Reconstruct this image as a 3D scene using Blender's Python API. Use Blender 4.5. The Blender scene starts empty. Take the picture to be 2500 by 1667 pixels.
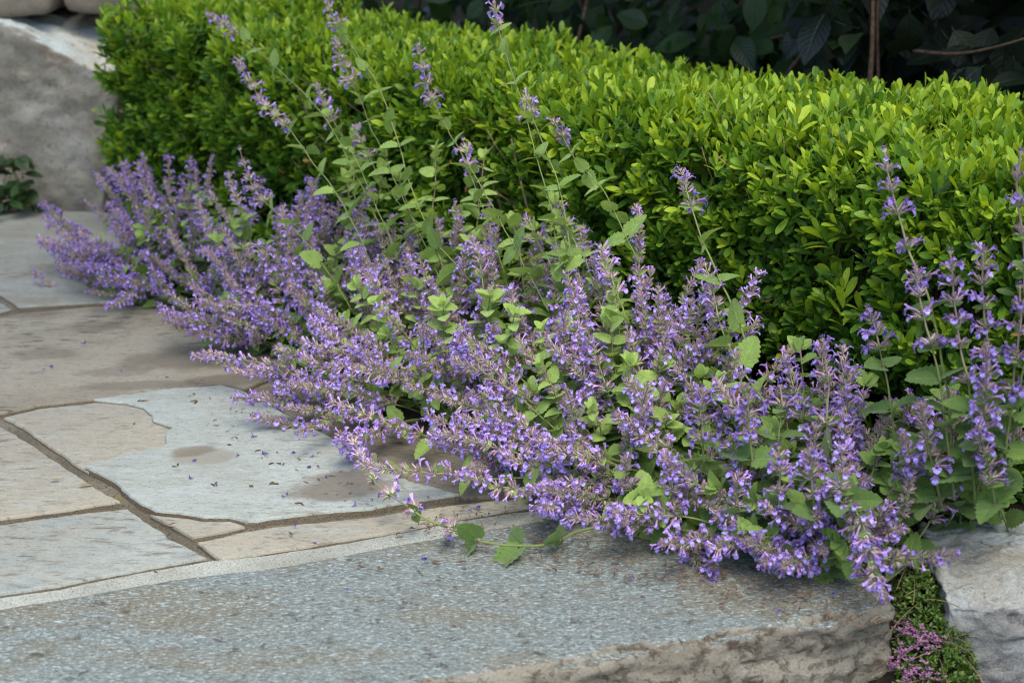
import bpy, math, random
import numpy as np
from mathutils import Vector

random.seed(11)
RG = np.random.default_rng(11)
SC = bpy.context.scene
COL = SC.collection
R = math.radians

# ------------------------------------------------------------------ camera
CAM_H, PITCH, LENS = 0.85, 18.6, 55.0
cam_d = bpy.data.cameras.new("camera")
cam = bpy.data.objects.new("camera", cam_d)
COL.objects.link(cam)
cam.location = (0, 0, CAM_H)
cam.rotation_euler = (R(90 - PITCH), 0, 0)
cam_d.lens = LENS
cam_d.sensor_width = 36
cam_d.clip_start = 0.05
cam_d.clip_end = 2000
cam_d.dof.use_dof = True
cam_d.dof.focus_distance = 2.05
cam_d.dof.aperture_fstop = 5.6
SC.camera = cam

# ------------------------------------------------------------------ light
SUN_EL, SUN_AZ = 64.0, 162.0        # azimuth measured clockwise from +Y
world = bpy.data.worlds.new("World")
SC.world = world
world.use_nodes = True
wn = world.node_tree.nodes
wl = world.node_tree.links
sky = wn.new("ShaderNodeTexSky")
sky.sky_type = 'NISHITA'
sky.sun_disc = False
sky.sun_elevation = R(SUN_EL)
sky.sun_rotation = R(SUN_AZ)
sky.air_density = 1.0
sky.dust_density = 2.0
sky.ozone_density = 0.6
wl.new(sky.outputs[0], wn["Background"].inputs[0])
wn["Background"].inputs[1].default_value = 0.145
sun_d = bpy.data.lights.new("sun", 'SUN')
sun_d.energy = 1.75
sun_d.angle = R(40)
sun_d.color = (1.0, 0.93, 0.78)
sun = bpy.data.objects.new("sun", sun_d)
COL.objects.link(sun)
_az, _el = R(SUN_AZ), R(SUN_EL)
sun.rotation_euler = Vector((math.sin(_az) * math.cos(_el), math.cos(_az) * math.cos(_el), math.sin(_el))).to_track_quat('Z', 'Y').to_euler()
SC.view_settings.view_transform = 'Standard'
SC.view_settings.look = 'None'
SC.view_settings.exposure = 1.2
SC.view_settings.gamma = 1.0
SC.cycles.max_bounces = 8
SC.cycles.transparent_max_bounces = 4
SC.cycles.use_denoising = True
SC.cycles.filter_width = 1.15

# ------------------------------------------------------------------ survey helpers
# measurements were taken on the photograph (2500 x 1667) and turned into metres here
FPX = LENS / 36 * 2500
_c, _s = math.cos(R(PITCH)), math.sin(R(PITCH))

def ray(x, y):
    a, b = (x - 1250) / FPX, (y - 833.5) / FPX
    return np.array((a, _c - b * _s, -_s - b * _c))

def ground(x, y, z=0.0):
    d = ray(x, y)
    t = (z - CAM_H) / d[2]
    return np.array((d[0] * t, d[1] * t, z))

def atw(x, y, w):
    """point of the vertical plane w (metres along the hedge normal) seen at a surveyed position"""
    d = ray(x, y)
    t = w / ((d[0] + d[1]) * 0.70711)
    return np.array((d[0] * t, d[1] * t, CAM_H + d[2] * t))

def aty(x, y, Y):
    d = ray(x, y)
    t = Y / d[1]
    return np.array((d[0] * t, Y, CAM_H + d[2] * t))

TD = np.array((-0.70711, 0.70711, 0.0))   # along the hedge, away to the left
ND = np.array((0.70711, 0.70711, 0.0))    # across the hedge, away from the path
UP = np.array((0.0, 0.0, 1.0))

def UW(u, w, z=0.0):
    return TD * u + ND * w + UP * z

# ------------------------------------------------------------------ noise
def _hash(i, j, k, seed):
    h = (i * 374761393 + j * 668265263 + k * 2147483647 + seed * 974711) & 0xFFFFFFFF
    h = ((h ^ (h >> 13)) * 1274126177) & 0xFFFFFFFF
    h = h ^ (h >> 16)
    return (h & 0xFFFFFF) / float(0xFFFFFF)

def vnoise(p, seed=0):
    p = np.asarray(p, float)
    f = np.floor(p)
    i = f.astype(np.int64)
    t = p - f
    t = t * t * (3 - 2 * t)
    out = 0
    for a in (0, 1):
        for b in (0, 1):
            for c in (0, 1):
                w = (t[:, 0] if a else 1 - t[:, 0]) * (t[:, 1] if b else 1 - t[:, 1]) * (t[:, 2] if c else 1 - t[:, 2])
                out = out + w * _hash(i[:, 0] + a, i[:, 1] + b, i[:, 2] + c, seed)
    return out * 2 - 1

def fbm(p, octs=4, seed=0, gain=0.5):
    p = np.asarray(p, float)
    o, a, s = 0, 1.0, 0
    for k in range(octs):
        o = o + a * vnoise(p * (2.03 ** k) + 17.3 * k, seed + k)
        s += a
        a *= gain
    return o / s

def nrm(v):
    return v / np.maximum(np.linalg.norm(v, axis=-1, keepdims=True), 1e-9)

def frames(d, up):
    """rotation matrices whose Y column is d and whose Z column leans to up"""
    d = nrm(d)
    z = up - (up * d).sum(-1, keepdims=True) * d
    z = nrm(z)
    x = np.cross(d, z)
    return np.stack((x, d, z), axis=-1)

# ------------------------------------------------------------------ mesh collector
class Tmpl:
    def __init__(s, v, faces, along, across, mat=0):
        s.v = np.array(v, float)
        s.loops = np.array([i for f in faces for i in f], np.int64)
        s.sizes = np.array([len(f) for f in faces], np.int64)
        s.al = np.array(along, float)
        s.ac = np.array(across, float)
        s.mat = mat

class MB:
    def __init__(s):
        s.v, s.l, s.n, s.m, s.d = [], [], [], [], []
        s.k = 0

    def put(s, v, loops, sizes, mat=0, dat=None):
        s.v.append(v)
        s.l.append(loops + s.k)
        s.n.append(sizes)
        s.m.append(np.full(len(sizes), mat))
        s.d.append(np.zeros((len(v), 3)) if dat is None else dat)
        s.k += len(v)

    def inst(s, t, rot, pos, scale, tint, mat=None):
        n = len(pos)
        if n == 0:
            return
        scale = np.asarray(scale, float)
        if scale.ndim == 0:
            scale = np.full((n, 3), float(scale))
        elif scale.ndim == 1:
            scale = np.repeat(scale[:, None], 3, 1)
        v = np.einsum('kij,knj->kni', rot, t.v[None] * scale[:, None, :]) + pos[:, None, :]
        nv = len(t.v)
        loops = (t.loops[None] + (np.arange(n) * nv)[:, None]).ravel()
        sizes = np.tile(t.sizes, n)
        dat = np.empty((n, nv, 3))
        dat[:, :, 0] = np.asarray(tint)[:, None] if np.ndim(tint) else tint
        dat[:, :, 1] = t.al
        dat[:, :, 2] = t.ac
        s.put(v.reshape(-1, 3), loops, sizes, t.mat if mat is None else mat, dat.reshape(-1, 3))

    def tube(s, pts, rad, sides=5, mat=0, tint=0.5, cap=True):
        pts = np.asarray(pts, float)
        n = len(pts)
        rad = np.full(n, rad, float) if np.ndim(rad) == 0 else np.asarray(rad, float)
        tan = nrm(np.gradient(pts, axis=0))
        ref = np.array((0.31, 0.17, 0.93)) if abs(tan[0][2]) < 0.9 else np.array((0.93, 0.3, 0.1))
        x = nrm(np.cross(tan, ref))
        y = np.cross(tan, x)
        a = np.arange(sides) * 2 * math.pi / sides
        ring = pts[:, None] + rad[:, None, None] * (np.cos(a)[None, :, None] * x[:, None] + np.sin(a)[None, :, None] * y[:, None])
        i = np.arange(n - 1)[:, None] * sides
        j = np.arange(sides)[None]
        jn = (j + 1) % sides
        q = np.stack((i + j, i + jn, i + sides + jn, i + sides + j), -1).reshape(-1)
        sizes = np.full((n - 1) * sides, 4)
        if cap:
            q = np.concatenate((q, np.arange(sides)[::-1], (n - 1) * sides + np.arange(sides)))
            sizes = np.concatenate((sizes, [sides, sides]))
        dat = np.zeros((n, sides, 3))
        dat[:, :, 0] = tint
        dat[:, :, 1] = np.linspace(0, 1, n)[:, None]
        s.put(ring.reshape(-1, 3), q, sizes, mat, dat.reshape(-1, 3))

    def build(s, name, mats, parent=None, origin=None, smooth=True):
        me = bpy.data.meshes.new(name)
        v = np.concatenate(s.v)
        if origin is not None:
            v = v - np.asarray(origin)
        l = np.concatenate(s.l).astype(np.int32)
        n = np.concatenate(s.n).astype(np.int32)
        me.vertices.add(len(v))
        me.vertices.foreach_set('co', v.astype(np.float32).ravel())
        me.loops.add(len(l))
        me.loops.foreach_set('vertex_index', l)
        me.polygons.add(len(n))
        st = np.zeros(len(n), np.int32)
        st[1:] = np.cumsum(n)[:-1]
        me.polygons.foreach_set('loop_start', st)
        me.polygons.foreach_set('material_index', np.concatenate(s.m).astype(np.int32))
        me.polygons.foreach_set('use_smooth', np.full(len(n), smooth))
        at = me.attributes.new('dat', 'FLOAT_VECTOR', 'POINT')
        at.data.foreach_set('vector', np.concatenate(s.d).astype(np.float32).ravel())
        for m in (mats if isinstance(mats, (list, tuple)) else [mats]):
            me.materials.append(m)
        me.update(calc_edges=True)
        me.validate()
        o = bpy.data.objects.new(name, me)
        COL.objects.link(o)
        if parent is not None:
            o.parent = parent
        if origin is not None:
            o.location = tuple(origin)
        return o

def empty(name, loc):
    o = bpy.data.objects.new(name, None)
    COL.objects.link(o)
    o.empty_display_size = 0.05
    o.location = tuple(loc)
    return o

def tag(o, label, cat, group=None, kind=None):
    if label:
        o['label'] = label
        o['category'] = cat
    if group:
        o['group'] = group
    if kind:
        o['kind'] = kind
    return o

# ------------------------------------------------------------------ node helpers
class NT:
    def __init__(s, name):
        s.m = bpy.data.materials.new(name)
        s.m.use_nodes = True
        s.t = s.m.node_tree
        s.N, s.L = s.t.nodes, s.t.links
        s.out = s.N["Material Output"]
        s.b = s.N["Principled BSDF"]

    def new(s, ty, **kw):
        n = s.N.new(ty)
        for k, v in kw.items():
            setattr(n, k, v)
        return n

    def setin(s, sock, v):
        if hasattr(v, 'is_output') or isinstance(v, bpy.types.NodeSocket):
            s.L.new(v, sock)
        else:
            sock.default_value = v

    def math(s, op, a, b=0.0, c=None, clamp=False):
        n = s.new("ShaderNodeMath", operation=op, use_clamp=clamp)
        s.setin(n.inputs[0], a)
        s.setin(n.inputs[1], b)
        if c is not None:
            s.setin(n.inputs[2], c)
        return n.outputs[0]

    def noise(s, vec, scale, detail=4, rough=0.55, dist=0.0):
        n = s.new("ShaderNodeTexNoise")
        s.setin(n.inputs["Vector"], vec)
        n.inputs["Scale"].default_value = scale
        n.inputs["Detail"].default_value = detail
        n.inputs["Roughness"].default_value = rough
        n.inputs["Distortion"].default_value = dist
        return n.outputs[0]

    def ramp(s, fac, stops, interp='LINEAR'):
        n = s.new("ShaderNodeValToRGB")
        n.color_ramp.interpolation = interp
        e = n.color_ramp.elements
        while len(e) < len(stops):
            e.new(0.5)
        for k, (p, c) in enumerate(stops):
            e[k].position = p
            e[k].color = (*c, 1) if len(c) == 3 else c
        s.setin(n.inputs[0], fac)
        return n.outputs[0]

    def mix(s, fac, a, b, blend='MIX'):
        n = s.new("ShaderNodeMix", data_type='RGBA', blend_type=blend)
        s.setin(n.inputs[0], fac)
        for k, v in ((6, a), (7, b)):
            s.setin(n.inputs[k], (*v, 1) if isinstance(v, tuple) and len(v) == 3 else v)
        return n.outputs[2]

    def step(s, fac, a, b):
        n = s.new("ShaderNodeMapRange", interpolation_type='SMOOTHSTEP')
        s.setin(n.inputs[0], fac)
        n.inputs[1].default_value = a
        n.inputs[2].default_value = b
        return n.outputs[0]

    def mapping(s, vec, scale=(1, 1, 1), rot=(0, 0, 0)):
        n = s.new("ShaderNodeMapping")
        s.setin(n.inputs[0], vec)
        n.inputs["Scale"].default_value = scale
        n.inputs["Rotation"].default_value = rot
        return n.outputs[0]

    def bump(s, h, strength, dist, normal=None):
        n = s.new("ShaderNodeBump")
        n.inputs["Strength"].default_value = strength
        n.inputs["Distance"].default_value = dist
        s.setin(n.inputs["Height"], h)
        if normal is not None:
            s.setin(n.inputs["Normal"], normal)
        return n.outputs[0]

    def dat(s):
        a = s.new("ShaderNodeAttribute", attribute_name='dat')
        x = s.new("ShaderNodeSeparateXYZ")
        s.L.new(a.outputs["Vector"], x.inputs[0])
        return x.outputs

    def obco(s):
        return s.new("ShaderNodeTexCoord").outputs["Object"]

def leaf_mat(name, stops, rough=0.45, trans=0.3, tcol=(0.25, 0.42, 0.04), veins=None, spec=0.4, mottle=0.25, edge=None):
    t = NT(name)
    d = t.dat()
    col = t.ramp(d[0], stops)
    n = t.noise(t.obco(), 140.0, 3)
    col = t.mix(mottle, col, t.mix(1.0, col, t.ramp(n, [(0.3, (0.45, 0.45, 0.45)), (0.7, (1.5, 1.5, 1.4))]), 'MULTIPLY'))
    az = t.math('ABSOLUTE', d[2])
    mid = t.step(az, 0.14, 0.02)
    if veins == 'nepeta':
        ph = t.math('MULTIPLY', t.math('SUBTRACT', d[1], t.math('MULTIPLY', az, 0.22)), 7.0)
        v = t.math('ABSOLUTE', t.math('SUBTRACT', t.math('FRACT', ph), 0.5))
        line = t.step(v, 0.40, 0.5)
        line = t.math('MAXIMUM', line, mid)
        col = t.mix(t.math('MULTIPLY', line, 0.30), col, t.mix(1.0, col, (1.55, 1.5, 1.35), 'MULTIPLY'))
        q = t.noise(t.obco(), 420.0, 2)
        h = t.math('ADD', t.math('MULTIPLY', line, -1.0), t.math('MULTIPLY', q, 0.8))
        nb = t.bump(h, 0.6, 0.0012)
        t.L.new(nb, t.b.inputs["Normal"])
        t.b.inputs["Sheen Weight"].default_value = 0.25
        t.b.inputs["Sheen Tint"].default_value = (0.75, 0.85, 0.7, 1)
    elif veins == 'box':
        col = t.mix(t.math('MULTIPLY', mid, 0.35), col, t.mix(1.0, col, (1.5, 1.5, 1.1), 'MULTIPLY'))
        rim = t.step(az, 0.80, 0.97)
        col = t.mix(t.math('MULTIPLY', rim, 0.35), col, t.mix(1.0, col, (1.5, 1.45, 1.2), 'MULTIPLY'))
    elif veins == 'big':
        ph = t.math('MULTIPLY', t.math('SUBTRACT', d[1], t.math('MULTIPLY', az, 0.25)), 9.0)
        v = t.math('ABSOLUTE', t.math('SUBTRACT', t.math('FRACT', ph), 0.5))
        line = t.math('MAXIMUM', t.step(v, 0.40, 0.5), mid)
        nb = t.bump(t.math('MULTIPLY', line, -1.0), 0.7, 0.002)
        t.L.new(nb, t.b.inputs["Normal"])
    t.L.new(col, t.b.inputs["Base Color"])
    t.b.inputs["Roughness"].default_value = rough
    t.b.inputs["Specular IOR Level"].default_value = spec
    if trans > 0:
        tr = t.new("ShaderNodeBsdfTranslucent")
        t.L.new(t.mix(0.75, col, t.mix(1.0, col, (2.2, 2.0, 0.8), 'MULTIPLY')), tr.inputs["Color"])
        mx = t.new("ShaderNodeMixShader")
        mx.inputs[0].default_value = trans
        t.L.new(t.b.outputs[0], mx.inputs[1])
        t.L.new(tr.outputs[0], mx.inputs[2])
        t.L.new(mx.outputs[0], t.out.inputs[0])
    return t.m

def dat_mat(name, stops_along, tint_mul=((0.7, 0.7, 0.7), (1.3, 1.3, 1.3)), rough=0.6, trans=0.0, sheen=0.0, fine=None):
    t = NT(name)
    d = t.dat()
    col = t.ramp(d[1], stops_along)
    col = t.mix(1.0, col, t.ramp(d[0], [(0, tint_mul[0]), (1, tint_mul[1])]), 'MULTIPLY')
    if fine:
        n = t.noise(t.obco(), fine, 2)
        col = t.mix(0.6, col, t.mix(1.0, col, t.ramp(n, [(0.35, (0.4, 0.4, 0.4)), (0.65, (1.7, 1.7, 1.7))]), 'MULTIPLY'))
    t.L.new(col, t.b.inputs["Base Color"])
    t.b.inputs["Roughness"].default_value = rough
    t.b.inputs["Specular IOR Level"].default_value = 0.25
    if sheen:
        t.b.inputs["Sheen Weight"].default_value = sheen
    if trans:
        tr = t.new("ShaderNodeBsdfTranslucent")
        t.L.new(col, tr.inputs["Color"])
        mx = t.new("ShaderNodeMixShader")
        mx.inputs[0].default_value = trans
        t.L.new(t.b.outputs[0], mx.inputs[1])
        t.L.new(tr.outputs[0], mx.inputs[2])
        t.L.new(mx.outputs[0], t.out.inputs[0])
    return t.m

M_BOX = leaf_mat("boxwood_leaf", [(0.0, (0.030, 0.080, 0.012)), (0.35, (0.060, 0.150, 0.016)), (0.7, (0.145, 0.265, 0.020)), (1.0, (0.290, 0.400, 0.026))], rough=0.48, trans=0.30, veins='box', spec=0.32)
M_NEP = leaf_mat("catmint_leaf", [(0.0, (0.062, 0.118, 0.028)), (0.5, (0.130, 0.225, 0.050)), (1.0, (0.300, 0.430, 0.110))], rough=0.65, trans=0.28, veins='nepeta', spec=0.25)
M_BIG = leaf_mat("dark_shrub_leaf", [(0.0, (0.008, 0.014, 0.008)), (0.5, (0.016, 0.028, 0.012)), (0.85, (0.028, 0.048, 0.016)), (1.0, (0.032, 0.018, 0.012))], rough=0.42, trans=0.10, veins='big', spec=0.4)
M_BIG2 = leaf_mat("green_shrub_leaf", [(0.0, (0.010, 0.026, 0.008)), (0.5, (0.022, 0.055, 0.012)), (1.0, (0.050, 0.110, 0.020))], rough=0.45, trans=0.2, veins='big', spec=0.4)
M_THY = leaf_mat("thyme_leaf", [(0.0, (0.030, 0.060, 0.012)), (0.6, (0.070, 0.140, 0.020)), (1.0, (0.150, 0.210, 0.030))], rough=0.5, trans=0.15)
M_DRY = leaf_mat("dry_leaf", [(0.0, (0.110, 0.055, 0.022)), (1.0, (0.300, 0.160, 0.050))], rough=0.7, trans=0.1)
M_YEL = leaf_mat("yellow_leaf", [(0.0, (0.22, 0.16, 0.03)), (1.0, (0.30, 0.22, 0.05))], rough=0.6, trans=0.1)
M_COR = dat_mat("catmint_petal", [(0.0, (0.47, 0.35, 0.53)), (0.30, (0.43, 0.29, 0.55)), (0.52, (0.34, 0.22, 0.56)), (0.70, (0.295, 0.245, 0.59)), (1.0, (0.27, 0.26, 0.62))], ((0.70, 0.65, 0.75), (1.65, 1.62, 1.45)), rough=0.6, trans=0.25, fine=900)
M_CAL = dat_mat("catmint_calyx", [(0.0, (0.33, 0.37, 0.24)), (0.35, (0.34, 0.29, 0.26)), (0.75, (0.295, 0.185, 0.245)), (1.0, (0.24, 0.12, 0.225))], ((0.60, 0.60, 0.58), (1.6, 1.55, 1.45)), rough=0.8, sheen=0.4, fine=1300)
M_BUD = dat_mat("catmint_bud", [(0.0, (0.12, 0.07, 0.24)), (1.0, (0.10, 0.06, 0.32))], rough=0.6)
M_STEM = dat_mat("catmint_stalk", [(0.0, (0.12, 0.17, 0.04)), (0.55, (0.18, 0.22, 0.06)), (0.8, (0.20, 0.17, 0.09)), (1.0, (0.24, 0.15, 0.14))], rough=0.6, sheen=0.2)
M_RACH = dat_mat("catmint_flower_stalk", [(0.0, (0.24, 0.22, 0.12)), (1.0, (0.24, 0.15, 0.15))], rough=0.6, sheen=0.2)
M_TWIG = dat_mat("boxwood_twig", [(0.0, (0.13, 0.095, 0.06)), (1.0, (0.17, 0.14, 0.07))], rough=0.85, fine=220)
M_BARK = dat_mat("shrub_bark", [(0.0, (0.085, 0.055, 0.04)), (1.0, (0.13, 0.075, 0.045))], rough=0.8, fine=150)
M_PINK = dat_mat("thyme_petal", [(0.0, (0.26, 0.10, 0.22)), (1.0, (0.42, 0.21, 0.37))], rough=0.6, trans=0.2)
M_HUSK = dat_mat("dry_husk", [(0.0, (0.085, 0.045, 0.026)), (1.0, (0.17, 0.095, 0.052))], rough=0.8)
M_FALL = dat_mat("fallen_petal", [(0.0, (0.10, 0.07, 0.24)), (1.0, (0.10, 0.085, 0.30))], rough=0.6)

def stone_mat(name, base, alt, dark, grey=(0.20, 0.235, 0.23), streak=(0.0, 0.0, R(20)), dirt=0.5, rust=0.2, bump=1.0, seed=0.0, stain=None):
    """flat sawn flagstone: cloudy tone, stretched pits and dirt, fine grain"""
    t = NT(name)
    co = t.obco()
    mp = t.new("ShaderNodeMapping")
    t.L.new(co, mp.inputs[0])
    mp.inputs["Location"].default_value = (seed * 3.7, seed * 1.9, seed)
    co2 = mp.outputs[0]
    st = t.mapping(co2, (1.0, 3.6, 1.0), streak)
    big = t.noise(co2, 5.0, 5, 0.6, 0.4)
    col = t.mix(t.step(big, 0.36, 0.62), base, alt)
    mid = t.noise(st, 14.0, 5, 0.62)
    col = t.mix(t.math('MULTIPLY', t.step(mid, 0.48, 0.68), 0.75), col, grey)
    dn = t.noise(st, 26.0, 6, 0.68)
    dm = t.step(dn, 0.52, 0.66)
    dmask = t.math('MULTIPLY', dm, t.math('MULTIPLY', t.step(t.noise(co2, 3.3, 3), 0.38, 0.62), dirt))
    col = t.mix(dmask, col, dark)
    rn = t.noise(st, 38.0, 4, 0.6)
    col = t.mix(t.math('MULTIPLY', t.step(rn, 0.64, 0.72), rust), col, (0.20, 0.11, 0.055))
    pit = t.step(t.noise(t.mapping(co2, (1.0, 2.6, 1.0), streak), 150.0, 2, 0.6), 0.63, 0.74)
    col = t.mix(t.math('MULTIPLY', pit, 0.7), col, (0.06, 0.048, 0.034))
    fs = t.noise(t.mapping(co2, (1.0, 3.2, 1.0), streak), 75.0, 4, 0.65)
    col = t.mix(t.math('MULTIPLY', t.step(fs, 0.56, 0.66), 0.5), col, dark)
    col = t.mix(t.math('MULTIPLY', t.step(fs, 0.42, 0.34), 0.4), col, t.mix(1.0, col, (1.35, 1.38, 1.38), 'MULTIPLY'))
    gr = t.noise(co2, 520.0, 3, 0.7)
    col = t.mix(0.5, col, t.mix(1.0, col, t.ramp(gr, [(0.3, (0.62, 0.62, 0.62)), (0.7, (1.32, 1.32, 1.34))]), 'MULTIPLY'))
    if stain:
        for cx, cy, rx, ry, rot, c, amt in stain:
            g = t.new("ShaderNodeNewGeometry").outputs["Position"]
            mm = t.new("ShaderNodeMapping")
            mm.vector_type = 'TEXTURE'
            t.L.new(g, mm.inputs[0])
            mm.inputs["Location"].default_value = (cx, cy, 0)
            mm.inputs["Rotation"].default_value = (0, 0, rot)
            mm.inputs["Scale"].default_value = (rx, ry, 1)
            sx = t.new("ShaderNodeSeparateXYZ")
            t.L.new(mm.outputs[0], sx.inputs[0])
            rr = t.math('SQRT', t.math('ADD', t.math('MULTIPLY', sx.outputs[0], sx.outputs[0]), t.math('MULTIPLY', sx.outputs[1], sx.outputs[1])))
            rr = t.math('ADD', rr, t.math('MULTIPLY', t.math('SUBTRACT', t.noise(co2, 22.0, 5, 0.6), 0.5), 1.3))
            col = t.mix(t.math('MULTIPLY', t.step(rr, 1.25, 0.72), amt), col, c)
    t.L.new(col, t.b.inputs["Base Color"])
    t.b.inputs["Roughness"].default_value = 0.72
    t.b.inputs["Specular IOR Level"].default_value = 0.3
    h = t.math('ADD', t.math('MULTIPLY', mid, 1.0), t.math('MULTIPLY', pit, -0.5))
    n1 = t.bump(h, 0.35 * bump, 0.004)
    n2 = t.bump(gr, 0.35 * bump, 0.0008, n1)
    t.L.new(n2, t.b.inputs["Normal"])
    return t.m

def rock_mat(name, face, pale, dark, uplo=0.52, upvar=0.7, patch=13.0, grime=0.0, top=(0.32, 0.39, 0.41), brown=(0.14, 0.085, 0.05), topamt=0.9, fleck=1.0, scale=1.0, brownamt=0.75):
    """rough split stone: own colour on upper faces, on the boulder mimicking light from above, brown iron patches on the split faces"""
    t = NT(name)
    co = t.obco()
    g = t.new("ShaderNodeNewGeometry")
    sx = t.new("ShaderNodeSeparateXYZ")
    t.L.new(g.outputs["True Normal"], sx.inputs[0])
    big = t.noise(co, 7.0 * scale, 5, 0.6, 0.3)
    col = t.mix(t.step(big, 0.35, 0.65), face, pale)
    br = t.noise(co, patch * scale, 6, 0.68, 0.6)
    col = t.mix(t.math('MULTIPLY', t.step(br, 0.53, 0.64), brownamt), col, brown)
    if grime:
        gm = t.noise(t.mapping(co, (1.0, 1.0, 1.8)), 48.0, 6, 0.7, 0.8)
        col = t.mix(t.math('MULTIPLY', t.step(gm, 0.52, 0.60), grime), col, dark)
        col = t.mix(t.math('MULTIPLY', t.step(gm, 0.44, 0.36), grime * 0.5), col, pale)
    up = t.math('ADD', sx.outputs[2], t.math('MULTIPLY', t.math('SUBTRACT', t.noise(co, 9.0 * scale, 4), 0.5), upvar))
    upm = t.math('MULTIPLY', t.step(up, uplo, max(0.86, uplo + 0.12)), topamt)
    st = t.mapping(co, (1.0, 2.4, 1.0), (0, 0, R(-20)))
    topc = t.mix(t.step(t.noise(st, 4.5, 4, 0.6, 0.6), 0.40, 0.66), top, (top[0] * 0.98, top[1] * 0.80, top[2] * 0.62))
    fl = t.noise(t.mapping(co, (1.0, 2.6, 1.0), (0, 0, R(-18))), 150.0, 4, 0.66, 0.8)
    topc = t.mix(t.math('MULTIPLY', t.step(fl, 0.54, 0.63), 0.80 * fleck), topc, (0.36, 0.445, 0.465))
    topc = t.mix(t.math('MULTIPLY', t.step(fl, 0.47, 0.39), 0.85 * fleck), topc, (0.070, 0.064, 0.052))
    dn = t.noise(st, 30.0, 5, 0.66)
    topc = t.mix(t.math('MULTIPLY', t.step(dn, 0.57, 0.68), 0.55 * fleck), topc, (0.105, 0.082, 0.052))
    col = t.mix(upm, col, topc)
    gr = t.noise(co, 330.0, 4, 0.7)
    col = t.mix(0.55, col, t.mix(1.0, col, t.ramp(gr, [(0.3, (0.55, 0.55, 0.55)), (0.7, (1.4, 1.4, 1.42))]), 'MULTIPLY'))
    crk = t.noise(co, 44.0 * scale, 6, 0.7, 0.4)
    col = t.mix(t.math('MULTIPLY', t.step(crk, 0.42, 0.33), 0.7), col, dark)
    t.L.new(col, t.b.inputs["Base Color"])
    t.b.inputs["Roughness"].default_value = 0.8
    t.b.inputs["Specular IOR Level"].default_value = 0.25
    n1 = t.bump(crk, 0.55, 0.006)
    n2 = t.bump(t.math('ADD', gr, t.math('MULTIPLY', fl, 0.6)), 0.5, 0.0014, n1)
    t.L.new(n2, t.b.inputs["Normal"])
    return t.m

def grit_mat(name, c1, c2, spk, sc=260.0, spkamt=0.8, big=9.0, moss=None):
    t = NT(name)
    co = t.obco()
    col = t.mix(t.step(t.noise(co, big, 5, 0.6), 0.35, 0.65), c1, c2)
    if moss:
        col = t.mix(t.math('MULTIPLY', t.step(t.noise(co, 6.0, 4, 0.6), 0.60, 0.70), 0.7), col, moss)
    v = t.new("ShaderNodeTexVoronoi")
    t.L.new(co, v.inputs["Vector"])
    v.inputs["Scale"].default_value = sc
    k = t.ramp(v.outputs["Color"], [(0.0, (0, 0, 0)), (1.0, (1, 1, 1))])
    col = t.mix(t.math('MULTIPLY', t.step(k, 0.68, 0.80), spkamt), col, spk)
    gr = t.noise(co, 420.0, 4, 0.75)
    col = t.mix(0.6, col, t.mix(1.0, col, t.ramp(gr, [(0.3, (0.5, 0.5, 0.5)), (0.7, (1.45, 1.45, 1.45))]), 'MULTIPLY'))
    t.L.new(col, t.b.inputs["Base Color"])
    t.b.inputs["Roughness"].default_value = 0.9
    t.b.inputs["Specular IOR Level"].default_value = 0.2
    t.L.new(t.bump(gr, 0.8, 0.002), t.b.inputs["Normal"])
    return t.m

M_MORTAR = grit_mat("brown_mortar", (0.105, 0.092, 0.066), (0.165, 0.148, 0.112), (0.05, 0.042, 0.03), sc=420.0, moss=(0.20, 0.16, 0.05))
M_PALE = grit_mat("pale_mortar", (0.36, 0.38, 0.34), (0.27, 0.28, 0.24), (0.11, 0.095, 0.07), sc=800.0, spkamt=0.7, big=6.0)
M_SOIL = grit_mat("dark_soil", (0.014, 0.010, 0.007), (0.022, 0.016, 0.011), (0.008, 0.006, 0.004), sc=90.0)
M_GROUND = grit_mat("lower_ground", (0.10, 0.085, 0.06), (0.14, 0.12, 0.085), (0.05, 0.04, 0.03), sc=60.0)

# ------------------------------------------------------------------ generic solids
def grid_sheet(name, fx, nu, nv, mat, kind='structure', flip=False):
    a, b = np.meshgrid(np.linspace(0, 1, nu), np.linspace(0, 1, nv), indexing='ij')
    v = fx(a.ravel(), b.ravel())
    i, j = np.meshgrid(np.arange(nu - 1), np.arange(nv - 1), indexing='ij')
    i, j = i.ravel(), j.ravel()
    q = np.stack((i * nv + j, (i + 1) * nv + j, (i + 1) * nv + j + 1, i * nv + j + 1), -1)
    if flip:
        q = q[:, ::-1]
    mb = MB()
    mb.put(v, q.reshape(-1), np.full(len(q), 4))
    o = mb.build(name, mat)
    if kind:
        o['kind'] = kind
    return o

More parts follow.
